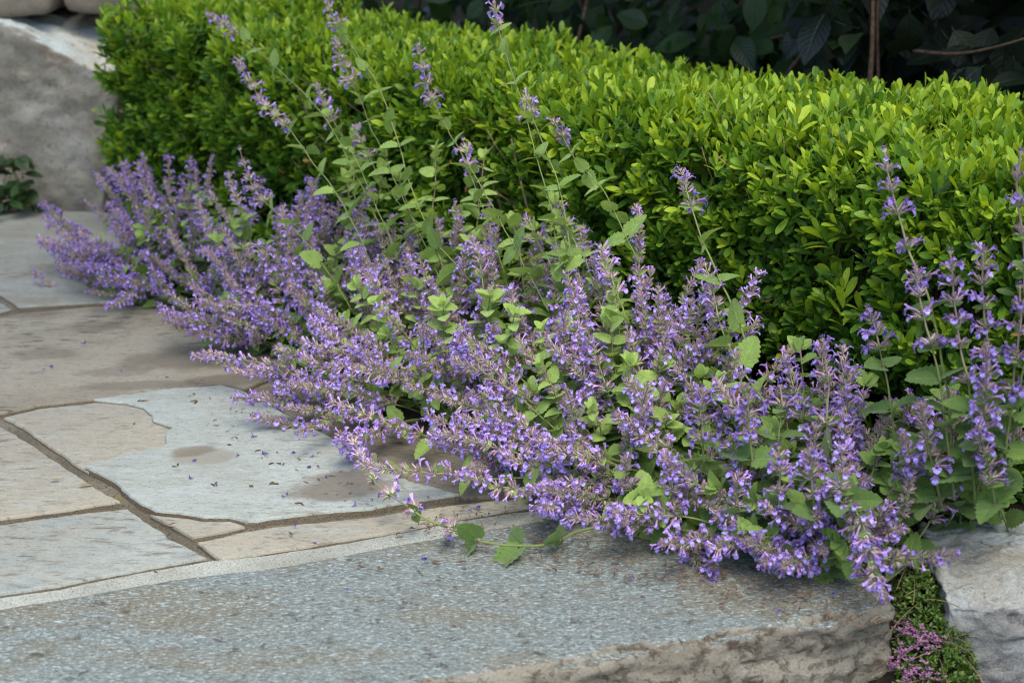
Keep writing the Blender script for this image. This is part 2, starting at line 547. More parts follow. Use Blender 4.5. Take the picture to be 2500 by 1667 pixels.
def rounded_block(name, half, r, res, warp, disp, mat):
    """a block with rounded arrises: lattice on a cube, warp() bends it to its place, disp() roughens it"""
    hx, hy, hz = half
    nx, ny, nz = [max(2, int(round(2 * h / res))) for h in half]
    pts, quads = {}, []
    def idx(k):
        if k not in pts:
            pts[k] = len(pts)
        return pts[k]
    def face(na, nb, mk, flip):
        for a in range(na):
            for b in range(nb):
                q = [idx(mk(a, b)), idx(mk(a + 1, b)), idx(mk(a + 1, b + 1)), idx(mk(a, b + 1))]
                quads.append(q[::-1] if flip else q)
    face(nx, ny, lambda a, b: (a, b, nz), False)
    face(nx, ny, lambda a, b: (a, b, 0), True)
    face(nx, nz, lambda a, b: (a, 0, b), False)
    face(nx, nz, lambda a, b: (a, ny, b), True)
    face(ny, nz, lambda a, b: (nx, a, b), False)
    face(ny, nz, lambda a, b: (0, a, b), True)
    k = np.array(list(pts.keys()), float)
    p = (k / np.array((nx, ny, nz)) * 2 - 1) * np.array(half)
    lim = np.array(half) - r
    q = np.clip(p, -lim, lim)
    d = nrm(p - q)
    p = q + d * r
    w = warp(p)
    e = 1e-4
    jx = (warp(p + np.array((e, 0, 0))) - w) / e
    jy = (warp(p + np.array((0, e, 0))) - w) / e
    jz = (warp(p + np.array((0, 0, e))) - w) / e
    dn = nrm(d[:, :1] * nrm(jx) + d[:, 1:2] * nrm(jy) + d[:, 2:] * nrm(jz))
    w = w + dn * disp(w, dn)[:, None]
    mb = MB()
    ql = np.array(quads)
    mb.put(w, ql.reshape(-1), np.full(len(ql), 4))
    ori = np.array((w[:, 0].mean(), w[:, 1].mean(), w[:, 2].min()))
    return mb.build(name, mat, origin=ori)

# ------------------------------------------------------------------ setting
def f_ground(a, b):
    return np.stack(((a - 0.5) * 400, (b - 0.5) * 400, np.full_like(a, -0.34)), -1)
grid_sheet("ground", f_ground, 9, 9, M_GROUND)

def f_path(a, b):                      # mortar bed under the flagstones
    X = -3.2 + a * 4.2
    y0 = 1.70 + 0.40 * X
    Y = y0 + b * (5.2 - y0)
    w = (X + Y) * 0.70711
    over = np.maximum(0, w - 1.52)
    X = X - over * 0.70711
    Y = Y - over * 0.70711
    z = -0.007 + 0.0015 * fbm(np.stack((X * 25, Y * 25, X * 0), -1), 3)
    return np.stack((X, Y, z), -1)
grid_sheet("path", f_path, 260, 220, M_MORTAR)

def f_soil(a, b):
    u = -0.6 + a * 4.4
    edge = 1.475 + 0.02 * np.sin(u * 9) + 0.012 * np.sin(u * 23 + 1) + 0.33 * np.clip((u - 2.62) / 0.3, 0, 1) + 0.16 * np.clip((0.90 - u) / 0.06, 0, 1)
    w = edge + b ** 1.4 * (3.1 - edge)
    z = -0.012 + 0.022 * np.clip((w - edge) / 0.08, 0, 1) + 0.012 * fbm(np.stack((u * 30, w * 30, u * 0), -1), 4)
    p = TD[None] * u[:, None] + ND[None] * w[:, None]
    p[:, 2] = z
    return p
grid_sheet("soil_bed", f_soil, 220, 90, M_SOIL)

def f_bank(a, b):
    u = -3.0 + a * 10.0
    w = 3.0 + b * 5.0
    z = -0.02 + 1.9 * np.clip((w - 3.3) / 1.6, 0, 1) ** 0.8 + 0.06 * fbm(np.stack((u * 4, w * 4, u * 0), -1), 4)
    p = TD[None] * u[:, None] + ND[None] * w[:, None]
    p[:, 2] = z
    return p
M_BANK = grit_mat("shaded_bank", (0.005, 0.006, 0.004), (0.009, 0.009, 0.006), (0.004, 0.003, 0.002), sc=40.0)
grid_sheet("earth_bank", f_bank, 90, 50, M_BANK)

# ------------------------------------------------------------------ flagstones
def flag_mesh(px, z, mat, name, label, jit=0.0022, seed=0, dz=0.03, tilt=(0, 0)):
    pts = [ground(x, y)[:2] for x, y in px]
    out = []
    n = len(pts)
    for i in range(n):
        a, b = pts[i], pts[(i + 1) % n]
        k = max(1, int(np.linalg.norm(b - a) / 0.007))
        for j in range(k):
            out.append(a + (b - a) * j / k)
    P = np.array(out)
    q = np.concatenate((P * 38, np.full((len(P), 1), seed * 3.1)), 1)
    q2 = np.concatenate((P * 160, np.full((len(P), 1), seed * 1.7)), 1)
    P = P + jit * np.stack((fbm(q, 3, 5), fbm(q, 3, 9)), -1) * 1.6 + 0.0011 * np.stack((vnoise(q2, 3), vnoise(q2, 4)), -1)
    area = 0.5 * np.sum(P[:, 0] * np.roll(P[:, 1], -1) - np.roll(P[:, 0], -1) * P[:, 1])
    if area < 0:
        P = P[::-1]
    tg = nrm(np.roll(P, -1, 0) - np.roll(P, 1, 0))
    inn = np.stack((-tg[:, 1], tg[:, 0]), -1)
    cen = P.mean(0)
    def lev(Q, zz):
        zt = zz + (Q - cen) @ np.array(tilt)
        return np.concatenate((Q, zt[:, None]), 1)
    m = len(P)
    bv = 0.35 if jit < 0.002 else 1.0
    rings = [lev(P - inn * 0.0006, z - dz), lev(P - inn * 0.0004, z - 0.0035), lev(P + inn * 0.0007 * bv, z - 0.0007), lev(P + inn * 0.0020 * bv, z)]
    v = np.concatenate(rings)
    i = np.arange(m)
    jn = (i + 1) % m
    loops, sizes = [], []
    for k in range(3):
        loops.append(np.stack((k * m + i, k * m + jn, (k + 1) * m + jn, (k + 1) * m + i), -1).reshape(-1))
        sizes.append(np.full(m, 4))
    loops.append(3 * m + i)
    sizes.append(np.array([m]))
    mb = MB()
    mb.put(v, np.concatenate(loops), np.concatenate(sizes))
    mb.m[-1] = np.concatenate((np.ones(m), np.zeros(2 * m + 1)))
    o = mb.build(name, [mat, M_EDGE], origin=(cen[0], cen[1], z - dz), smooth=False)
    return tag(o, label, "paving stone", "irregular flagstones of the path")

M_EDGE = grit_mat("flagstone_edge", (0.155, 0.125, 0.085), (0.20, 0.17, 0.12), (0.07, 0.055, 0.036), sc=900.0)
dsp = ground(840, 1192)
hole = ground(500, 1122)
hole2 = ground(470, 1108)
S_GREY = stone_mat("flagstone_grey", (0.275, 0.295, 0.265), (0.235, 0.24, 0.205), (0.095, 0.08, 0.058), seed=1, dirt=1.0, rust=0.25)
S_TAN = stone_mat("flagstone_tan", (0.29, 0.27, 0.208), (0.25, 0.238, 0.19), (0.105, 0.088, 0.060), grey=(0.285, 0.295, 0.255), seed=2, dirt=0.9, rust=0.4)
S_BROWN = stone_mat("flagstone_dirty", (0.25, 0.228, 0.175), (0.195, 0.177, 0.132), (0.068, 0.056, 0.04), grey=(0.245, 0.24, 0.195), seed=3, dirt=0.95, rust=0.3,
                    stain=[(*ground(px, py)[:2], rx, ry, 0.1, (0.085, 0.070, 0.050), am) for px, py, rx, ry, am in ((103, 866, 0.055, 0.03, 0.4), (287, 908, 0.06, 0.022, 0.35), (350, 942, 0.09, 0.02, 0.45), (470, 875, 0.11, 0.06, 0.55), (230, 800, 0.05, 0.03, 0.4), (20, 765, 0.10, 0.03, 0.5), (560, 930, 0.07, 0.03, 0.6))])
S_BLUE = stone_mat("flagstone_blue", (0.30, 0.33, 0.30), (0.26, 0.28, 0.245), (0.12, 0.10, 0.072), grey=(0.315, 0.35, 0.33), seed=4, dirt=0.5, rust=0.25,
                   stain=[(dsp[0], dsp[1], 0.075, 0.045, 0.5, (0.11, 0.085, 0.06), 0.75),
                          (hole[0], hole[1], 0.042, 0.028, 0.1, (0.215, 0.205, 0.165), 0.85), (hole2[0], hole2[1], 0.03, 0.018, 0.4, (0.14, 0.115, 0.08), 0.75)])
S_FAR = stone_mat("flagstone_far", (0.235, 0.25, 0.22), (0.195, 0.19, 0.155), (0.095, 0.08, 0.058), grey=(0.25, 0.275, 0.255), seed=5, dirt=0.8, rust=0.25)
S_DARK = stone_mat("flagstone_dark", (0.185, 0.165, 0.125), (0.15, 0.13, 0.095), (0.055, 0.042, 0.028), grey=(0.17, 0.165, 0.14), seed=6, dirt=0.95, rust=0.5)  # darker, browner tone than the other slabs

flag_mesh([(-700, 560), (-200, 520), (60, 512), (300, 520), (420, 560), (420, 733), (199, 738), (46, 748), (0, 718), (-140, 650), (-700, 640)], 0.0, S_FAR, "flagstone",
          "large grey flagstone at the far end of the path by the boulder", seed=1)
flag_mesh([(-700, 665), (-150, 672), (0, 737), (26, 753), (-20, 764), (-700, 800)], 0.0, S_FAR, "flagstone", "blue grey flagstone of which only a small corner shows at the left edge", seed=2)
flag_mesh([(-700, 830), (-20, 778), (50, 765), (199, 752), (430, 746), (640, 800), (700, 900), (600, 948), (540, 939), (400, 948), (226, 974), (100, 988), (0, 1009), (-300, 1060), (-700, 1120)], 0.001, S_BROWN, "flagstone",
          "broad brown dirt streaked flagstone behind the cracked pale slab", seed=3)
flag_mesh([(11, 1016), (100, 996), (232, 981), (306, 984), (362, 996), (382, 1014), (384, 1030), (408, 1042), (432, 1048), (418, 1064), (414, 1092), (404, 1104), (302, 1128), (214, 1149), (190, 1133), (142, 1100), (57, 1042)], -0.001, S_TAN, "flagstone",
          "small tan flagstone piece broken off along a jagged crack", seed=4)
flag_mesh([(210, 1143), (300, 1116), (400, 1094), (404, 1088), (406, 1063), (423, 1045), (403, 1040), (374, 1031), (370, 1015), (350, 999), (306, 987), (228, 980), (400, 955), (540, 946), (590, 957), (708, 1022), (870, 1105), (1000, 1180), (1120, 1212), (1000, 1230), (905, 1246), (790, 1256), (660, 1271), (630, 1278), (600, 1278), (560, 1266), (500, 1267), (450, 1259), (380, 1251), (345, 1235), (320, 1215), (280, 1180)], 0.0045, S_BLUE, "flagstone",
          "largest pale bluish flagstone with a brown stain beside the flowers", seed=5)
flag_mesh([(-700, 1190), (-300, 1085), (-20, 1036), (0, 1040), (72, 1083), (168, 1149), (236, 1193), (291, 1225), (150, 1247), (0, 1266), (-300, 1325), (-700, 1420)], 0.001, S_TAN, "flagstone",
          "warm tan flagstone at the left edge between two brown mortar joints", seed=6)
flag_mesh([(-700, 1450), (-300, 1352), (0, 1284), (200, 1256), (313, 1244), (352, 1276), (400, 1301), (420, 1319), (505, 1364), (380, 1384), (210, 1416), (150, 1430), (0, 1452), (-300, 1512), (-700, 1610)], 0.002, S_GREY, "flagstone",
          "grey weathered flagstone at lower left next to the stone step", seed=7)
flag_mesh([(366, 1254), (378, 1257), (450, 1265), (500, 1273), (560, 1272), (598, 1284), (540, 1297), (470, 1309), (455, 1301), (400, 1271)], 0.0, S_TAN, "flagstone",
          "narrow sliver of tan flagstone under the edge of the pale slab", jit=0.0012, seed=8)
flag_mesh([(482, 1323), (640, 1292), (900, 1263), (1000, 1248), (1130, 1229), (1330, 1213), (1370, 1225), (1250, 1246), (1100, 1268), (1000, 1291), (850, 1316), (680, 1345), (537, 1363), (508, 1343)], 0.001, S_TAN, "flagstone",
          "long thin tan flagstone strip along the step under the flower sprays", seed=9)
flag_mesh([(604, 953), (720, 905), (860, 960), (1010, 1060), (1160, 1130), (1330, 1180), (1320, 1206), (1135, 1211), (1010, 1176), (880, 1101), (716, 1018)], -0.001, S_DARK, "flagstone",
          "darker brown flagstone mostly hidden below the catmint along the bed", seed=10)

# pale mortar strip between path and step
def f_strip(a, b):
    top = np.array([ground(x, y)[:2] for x, y in [(-700, 1612), (-300, 1514), (0, 1455), (150, 1433), (210, 1419), (380, 1387), (520, 1366), (680, 1348), (850, 1320), (1000, 1294), (1100, 1271), (1250, 1249), (1500, 1225)]])
    bot = np.array([ground(x, y)[:2] for x, y in [(-700, 1680), (-300, 1560), (0, 1484), (170, 1456), (298, 1434), (425, 1412), (640, 1387), (850, 1353), (1000, 1322), (1130, 1300), (1250, 1280), (1400, 1262), (1600, 1245)]])
    s = a * (len(top) - 1)
    k = np.arange(len(top))
    T = np.stack((np.interp(s, k, top[:, 0]), np.interp(s, k, top[:, 1])), -1)
    B = np.stack((np.interp(s, k, bot[:, 0]), np.interp(s, k, bot[:, 1] - 0.02)), -1)
    p = T + (B - T) * (b * 1.0)[:, None]
    p[:, 1] += 0.004 * fbm(np.stack((p[:, 0] * 30, b * 2, b * 0), -1), 4, 33) * (b > 0.5)
    z = -0.0025 + 0.0016 * fbm(np.concatenate((p * 30, np.zeros((len(p), 1))), 1), 4) - 0.002 * (b > 0.97)
    return np.concatenate((p, z[:, None]), 1)
grid_sheet("mortar_strip", f_strip, 400, 14, M_PALE, flip=True)

# ------------------------------------------------------------------ stone step
_fe = np.array([ground(x, y)[:2] for x, y in [(1130, 1650), (1330, 1620), (1500, 1586), (1704, 1564), (1793, 1543), (1925, 1524), (2080, 1500), (2197, 1482)]])
_fx = np.concatenate(([-1.3, -0.7], _fe[:, 0]))
_fy = np.concatenate(([_fe[0, 1] - 0.36 * (_fe[0, 0] + 1.3), _fe[0, 1] - 0.36 * (_fe[0, 0] + 0.7)], _fe[:, 1]))
_bp = np.array([ground(x, y)[:2] for x, y in [(0, 1478), (170, 1451), (298, 1429), (425, 1407), (640, 1382), (850, 1348), (1000, 1318)]])
_bx = np.concatenate(([-1.4], _bp[:, 0], [0.2, 0.46]))
_by = np.concatenate(([_bp[0, 1] - 0.4 * (_bp[0, 0] + 1.4)], _bp[:, 1], [1.885, 1.955]))
STEP_HX, STEP_HY, STEP_HZ = 0.86, 0.19, 0.14
def step_warp(p):
    a = (p[:, 0] / STEP_HX + 1) * 0.5
    b = (p[:, 1] / STEP_HY + 1) * 0.5
    fx = -1.25 + a * (0.440 + 1.25)
    bx = -1.35 + a * (0.425 + 1.35)
    F = np.stack((fx, np.interp(fx, _fx, _fy)), -1)
    B = np.stack((bx, np.interp(bx, _bx, _by)), -1)
    q = F + (B - F) * b[:, None]
    z = 0.0 - STEP_HZ + p[:, 2]
    return np.concatenate((q, z[:, None]), 1)
def step_disp(w, n):
    side = np.clip(1 - np.abs(n[:, 2]) * 1.25, 0, 1)
    rough = 0.009 * fbm(w * np.array((10, 10, 18)), 5, 3) - 0.011 * np.abs(fbm(w * np.array((26, 26, 40)), 5, 8, 0.65)) + 0.003 + 0.006 * np.clip(fbm(w * 60, 3, 14) - 0.1, 0, 1)
    ledge = 0.014 * (np.floor(3 * (fbm(w * np.array((9, 9, 26)), 3, 21) + 0.5)) / 3 - 0.5)
    flat = 0.0016 * fbm(w * 11, 4, 5) + 0.0006 * fbm(w * 70, 3, 6)
    rim = np.clip(1 - np.abs(np.abs(n[:, 2]) - 0.62) / 0.36, 0, 1) * (w[:, 2] > -0.1)
    chip = 0.016 * np.clip(fbm(w * np.array((17, 17, 17)), 4, 51) - 0.02, 0, 1) + 0.004 * np.clip(fbm(w * 60, 2, 57), 0, 1)
    return side * (rough + ledge) + (1 - side) * flat - rim * chip
M_STEP = rock_mat("step_stone", (0.165, 0.150, 0.115), (0.22, 0.203, 0.162), (0.035, 0.027, 0.019), uplo=0.78, upvar=0.25, patch=24.0, grime=0.6, brown=(0.06, 0.038, 0.022), top=(0.150, 0.180, 0.172), fleck=1.0)
o = rounded_block("stone_step", (STEP_HX, STEP_HY, STEP_HZ), 0.013, 0.0050, step_warp, step_disp, M_STEP)
tag(o, "long blue grey stone step slab with a rough split front face", "stone step")

# ------------------------------------------------------------------ rocks
def bilin(c00, c10, c11, c01, half):
    c00, c10, c11, c01 = [np.array(c, float) for c in (c00, c10, c11, c01)]
    def f(p):
        a = ((p[:, 0] / half[0]) + 1) * 0.5
        b = ((p[:, 1] / half[1]) + 1) * 0.5
        a, b = a[:, None], b[:, None]
        return c00 * (1 - a) * (1 - b) + c10 * a * (1 - b) + c11 * a * b + c01 * (1 - a) * b
    return f

RK = (0.19, 0.16, 0.17)
_rb = bilin((0.496, 1.600), (0.90, 1.580), (0.92, 1.80), (0.500, 1.775), RK)
def rock_warp(p):
    q = _rb(p)
    z = p[:, 2] - RK[2] + 0.018
    t = np.clip((0.05 - p[:, 1] - RK[1] + 0.12) / 0.12, 0, 1)
    f = np.clip((-p[:, 1] / RK[1]), 0, 1)
    z = z - 0.03 * f ** 2 * (p[:, 2] > 0)
    down = np.clip(-z / 0.3, 0, 1)
    q = q + np.stack((0.03 * down, 0.02 * down), -1)
    return np.concatenate((q, z[:, None]), 1)
def rough_disp(a1, a2, s1=6.0, s2=24.0, seed=0):
    def f(w, n):
        return a1 * fbm(w * s1, 4, seed) + a2 * (np.abs(fbm(w * s2, 5, seed + 7)) * 2 - 0.5)
    return f
M_ROCK = rock_mat("rough_grey_rock", (0.195, 0.195, 0.178), (0.30, 0.31, 0.30), (0.05, 0.045, 0.037), grime=0.5, top=(0.30, 0.345, 0.355), topamt=0.75, brownamt=0.25, fleck=0.5)
o = rounded_block("edging_rock", RK, 0.010, 0.0050, rock_warp, lambda w, n: 0.006 * fbm(w * 8, 3, 4) + 0.009 * (np.abs(fbm(w * 26, 5, 11, 0.6)) * 2 - 0.5) + 0.0035 * fbm(w * 95, 3, 15), M_ROCK)
tag(o, "rough grey edging rock at lower right beside the creeping thyme", "rock")

# boulder at the far end and the stones lying on it
BL = (0.30, 0.28, 0.27)
_bo = bilin((-1.62, 3.55), (-0.895, 3.49), (-0.84, 4.0), (-1.6, 4.05), BL)
def boulder_warp(p):
    q = _bo(p)
    z = p[:, 2] + BL[2] - 0.13
    h = np.clip(z / 0.48, 0, 1)
    right = np.clip(p[:, 0] / BL[0], 0, 1) ** 3
    q[:, 0] = q[:, 0] + right * (0.02 + 0.05 * (h - 0.45)) - 0.03 * (1 - h) * right
    sh = np.clip((q[:, 0] + 1.13) / 0.20, 0, 1)
    z = z - (-0.012 + 0.105 * sh) * np.clip((0.35 - p[:, 1] / BL[1]) / 1.3, 0, 1) ** 1.3 * np.clip(p[:, 2] / BL[2], 0, 1) ** 2
    return np.concatenate((q, z[:, None]), 1)
M_BOULDER = rock_mat("boulder_stone", (0.190, 0.178, 0.142), (0.285, 0.275, 0.235), (0.075, 0.062, 0.045), uplo=0.40, patch=9.0, grime=0.30, top=(0.40, 0.45, 0.44), topamt=0.95, brownamt=0.5, fleck=0.15, brown=(0.17, 0.125, 0.085))  # pale top colour mimics light from above on the upturned shoulder
o = rounded_block("boulder", BL, 0.028, 0.010, boulder_warp, lambda w, n: 0.013 * fbm(w * 5.5, 3, 12) + 0.016 * (np.abs(fbm(w * np.array((11, 11, 7)), 5, 19, 0.6)) * 2 - 0.5), M_BOULDER)
tag(o, "tall grey boulder left of the hedge, its upturned shoulder coloured as if lit from above", "boulder")

M_WSTONE = rock_mat("wall_stone", (0.17, 0.148, 0.11), (0.21, 0.185, 0.145), (0.07, 0.055, 0.04), topamt=0.3, brownamt=0.4, fleck=0.2)
def cap_stone(x0, x1, label, seed, zb=0.40):
    hf = ((x1 - x0) / 2, 0.24, 0.13)
    b = bilin((x0, 3.60), (x1, 3.56), (x1, 4.05), (x0, 4.05), hf)
    def w(p):
        q = b(p)
        z = p[:, 2] + hf[2] + zb - 0.012 * np.cos(p[:, 0] / hf[0] * 1.6) + 0.02
        return np.concatenate((q, z[:, None]), 1)
    o = rounded_block("wall_stone", hf, 0.022, 0.012, w, rough_disp(0.012, 0.005, 6, 20, seed), M_WSTONE)
    tag(o, label, "stone")
cap_stone(-1.75, -1.035, "tan wall stone lying on the boulder at the top left corner", 31)
cap_stone(-1.022, -0.62, "shorter tan wall stone beside the corner stone and behind the hedge top", 37, 0.405)

# ------------------------------------------------------------------ leaf and flower templates
def leaf_tmpl(prof, na=3, length=1.0, width=1.0, fold=0.2, curl=0.15, scal=0.0, nscal=9, petiole=0.0, quilt=0.0, notch=0.0):
    """prof: half width along the blade; na cells per half; leaf lies along +Y, upper face +Z"""
    nl = len(prof) - 1
    v, al, ac, faces = [], [], [], []
    for i, pw in enumerate(prof):
        t = i / nl
        if isinstance(pw, tuple):
            t, pw = pw
        for j in range(-na, na + 1):
            s = j / na
            hw = pw * 0.5 * width
            k = 1.0
            if abs(j) == na and scal:
                k = 1 + scal * (1 if i % 2 else -1)
            x = s * hw * k
            y = petiole + t * length - notch * abs(s) ** 1.5 * max(0, 1 - t * 4)
            z = fold * abs(x) - curl * length * (t ** 2) + quilt * math.cos(t * math.pi * 2 * (nl / 2)) * (abs(s) * (1.2 - abs(s)))
            v.append((x, y, z))
            al.append(t)
            ac.append(s)
    m = 2 * na + 1
    for i in range(nl):
        for j in range(m - 1):
            faces.append((i * m + j, i * m + j + 1, (i + 1) * m + j + 1, (i + 1) * m + j))
    if petiole:
        k = len(v)
        r = 0.018
        for (yy, zz) in ((0.0, -0.02), (petiole + 0.02, 0.0)):
            v += [(-r, yy, zz), (r, yy, zz), (0, yy, zz - 1.6 * r)]
            al += [0.0] * 3
            ac += [0.0] * 3
        faces += [(k, k + 1, k + 4, k + 3), (k + 1, k + 2, k + 5, k + 4), (k + 2, k, k + 3, k + 5)]
    return Tmpl(v, faces, al, ac)

T_BOX = [leaf_tmpl([(0, 0.10), (0.18, 0.50), (0.42, 0.90), (0.66, 1.0), (0.85, 0.78), (0.96, 0.38), (1.0, 0.06)], na=1, width=0.35, fold=0.25, curl=c) for c in (0.02, 0.10, 0.20)]
_np = [0.34, 0.78, 0.97, 1.04, 1.03, 1.0, 0.95, 0.88, 0.80, 0.71, 0.61, 0.50, 0.36, 0.10]
T_NEP = [leaf_tmpl(_np, na=3, width=0.80, fold=f, curl=c, scal=0.10, petiole=0.16, quilt=0.018, notch=0.16) for f, c in ((0.16, 0.14), (0.30, 0.28), (0.05, 0.20), (0.40, 0.08))]
T_BIG = [leaf_tmpl([0.15, 0.62, 0.92, 1.0, 0.93, 0.74, 0.42, 0.06], na=2, width=0.66, fold=f, curl=c, petiole=0.12, quilt=0.02) for f, c in ((0.15, 0.2), (0.3, 0.35), (0.1, 0.1))]
T_TINY = leaf_tmpl([0.3, 1.0, 0.75, 0.1], na=1, width=0.5, fold=0.2, curl=0.1)

def corolla_tmpl(open_=1.0, droop=1.0):
    v, al, ac, f = [], [], [], []
    ys, zs, rs, als = [0, 2.6, 5.2, 7.2], [0, 0.35, 0.35, -0.1], [0.65, 0.75, 1.15, 1.95], [0.0, 0.22, 0.40, 0.55]
    S = 6
    for y, z, r, a in zip(ys, zs, rs, als):
        for k in range(S):
            th = 2 * math.pi * k / S
            v.append((r * math.cos(th), y, z + r * math.sin(th)))
            al.append(a)
            ac.append(0)
    for i in range(3):
        for k in range(S):
            f.append((i * S + k, i * S + (k + 1) % S, (i + 1) * S + (k + 1) % S, (i + 1) * S + k))
    # lower lip: 5 columns by 4 rows
    b = len(v)
    rows = [(7.0, -1.7, 1.4, 0.55), (8.4, -2.4 * droop, 1.9, 0.7), (9.3 * open_, -3.5 * droop, 2.5, 0.85), (9.4 * open_, -4.8 * droop, 2.2, 0.95), (8.8 * open_, -5.7 * droop, 1.1, 1.0)]
    for (y, z, hw, a) in rows:
        for j in range(5):
            s = (j - 2) / 2
            v.append((s * hw, y - 0.5 * s * s, z + 0.9 * s * s * (hw / 2.5)))
            al.append(a)
            ac.append(s)
    for i in range(4):
        for j in range(4):
            f.append((b + i * 5 + j, b + i * 5 + j + 1, b + (i + 1) * 5 + j + 1, b + (i + 1) * 5 + j))
    # side lobes
    for sd in (-1, 1):
        b = len(v)
        for p in ((1.5, 7.1, -0.9), (1.7, 7.2, 0.6), (3.2, 8.1, -1.9), (3.3, 8.3, -0.6)):
            v.append((sd * p[0], p[1], p[2]))
            al.append(0.6)
            ac.append(0)
        f.append((b, b + 1, b + 3, b + 2) if sd > 0 else (b, b + 2, b + 3, b + 1))
    # upper lip, two lobes
    b = len(v)
    for (y, z, hw, a) in ((7.1, 1.6, 1.3, 0.5), (8.6, 2.4, 1.7, 0.45), (9.9, 2.5, 1.3, 0.42)):
        for j in range(3):
            s = j - 1
            v.append((s * hw, y - (0.7 if (s == 0 and y > 9) else 0), z - 0.4 * s * s))
            al.append(a)
            ac.append(s)
    for i in range(2):
        for j in range(2):
            f.append((b + i * 3 + j, b + i * 3 + j + 1, b + (i + 1) * 3 + j + 1, b + (i + 1) * 3 + j))
    return Tmpl(np.array(v) * 0.00112, f, al, ac, 1)

T_COR = [corolla_tmpl(1.0, 1.0), corolla_tmpl(0.9, 1.12), corolla_tmpl(1.05, 0.85)]

def calyx_tmpl():
    v, al, ac, f = [], [], [], []
    S = 5
    for y, r, a in ((0, 0.55, 0.0), (2.6, 1.0, 0.3), (5.4, 0.95, 0.7)):
        for k in range(S):
            th = 2 * math.pi * k / S
            v.append((r * math.cos(th), y, r * math.sin(th)))
            al.append(a)
            ac.append(0)
    for i in range(2):
        for k in range(S):
            f.append((i * S + k, i * S + (k + 1) % S, (i + 1) * S + (k + 1) % S, (i + 1) * S + k))
    for k in range(S):
        th = 2 * math.pi * (k + 0.5) / S
        v.append((1.35 * math.cos(th), 7.9, 1.35 * math.sin(th)))
        al.append(1.0)
        ac.append(0)
        f.append((2 * S + k, 2 * S + (k + 1) % S, 3 * S + k))
    return Tmpl(np.array(v) * 0.00105, f, al, ac, 0)

def bud_tmpl():
    v, al, ac, f = [], [], [], []
    S = 5
    for y, r in ((0, 0.4), (1.2, 1.0), (2.6, 0.9), (3.6, 0.25)):
        for k in range(S):
            th = 2 * math.pi * k / S
            v.append((r * math.cos(th), y, r * math.sin(th)))
            al.append(y / 3.6)
            ac.append(0)
    for i in range(3):
        for k in range(S):
            f.append((i * S + k, i * S + (k + 1) % S, (i + 1) * S + (k + 1) % S, (i + 1) * S + k))
    f.append(tuple(3 * S + k for k in range(S)))
    return Tmpl(np.array(v) * 0.001, f, al, ac, 2)

T_CAL, T_BUD = calyx_tmpl(), bud_tmpl()

# ------------------------------------------------------------------ boxwood
def perp(axis):
    r = np.where(np.abs(axis[:, 2:]) < 0.9, np.array((0, 0, 1.0)), np.array((1.0, 0, 0)))
    x = nrm(np.cross(axis, r))
    return x, np.cross(axis, x)

def shoots(mb, pos, axis, length, tint, npair=5, size=0.0235, el0=60, el1=18):
    n = len(pos)
    axis = nrm(axis)
    x, y = perp(axis)
    ph0 = RG.uniform(0, 2 * math.pi, n)
    ssz = RG.uniform(0.62, 1.25, n)
    for j in range(npair):
        t = j / (npair - 1)
        for sd in (0, 1):
            a = ph0 + j * math.pi / 2 + sd * math.pi + RG.normal(0, 0.22, n)
            rad = np.cos(a)[:, None] * x + np.sin(a)[:, None] * y
            el = np.radians(el0 + (el1 - el0) * t + RG.normal(0, 9, n))
            d = np.cos(el)[:, None] * axis + np.sin(el)[:, None] * rad + RG.normal(0, 0.08, (n, 3))
            up = nrm(axis + RG.normal(0, 0.18, (n, 3)) + np.array((0, 0, 0.25)))
            base = pos + axis * (length * (t - 1.0) * 1.0)[:, None] + rad * 0.0015
            sz = size * ssz * (0.72 + 0.45 * math.sin(math.pi * (0.25 + 0.62 * t))) * RG.uniform(0.8, 1.2, n)
            keep = RG.random(n) > 0.06
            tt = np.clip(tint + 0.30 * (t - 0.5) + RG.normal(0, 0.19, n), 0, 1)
            k = RG.integers(0, len(T_BOX), n)
            rot = frames(d, up)
            for q in range(len(T_BOX)):
                m = keep & (k == q)
                mb.inst(T_BOX[q], rot[m], base[m], np.stack((sz[m] * RG.uniform(0.85, 1.15, m.sum()), sz[m], sz[m]), -1), tt[m], 0)

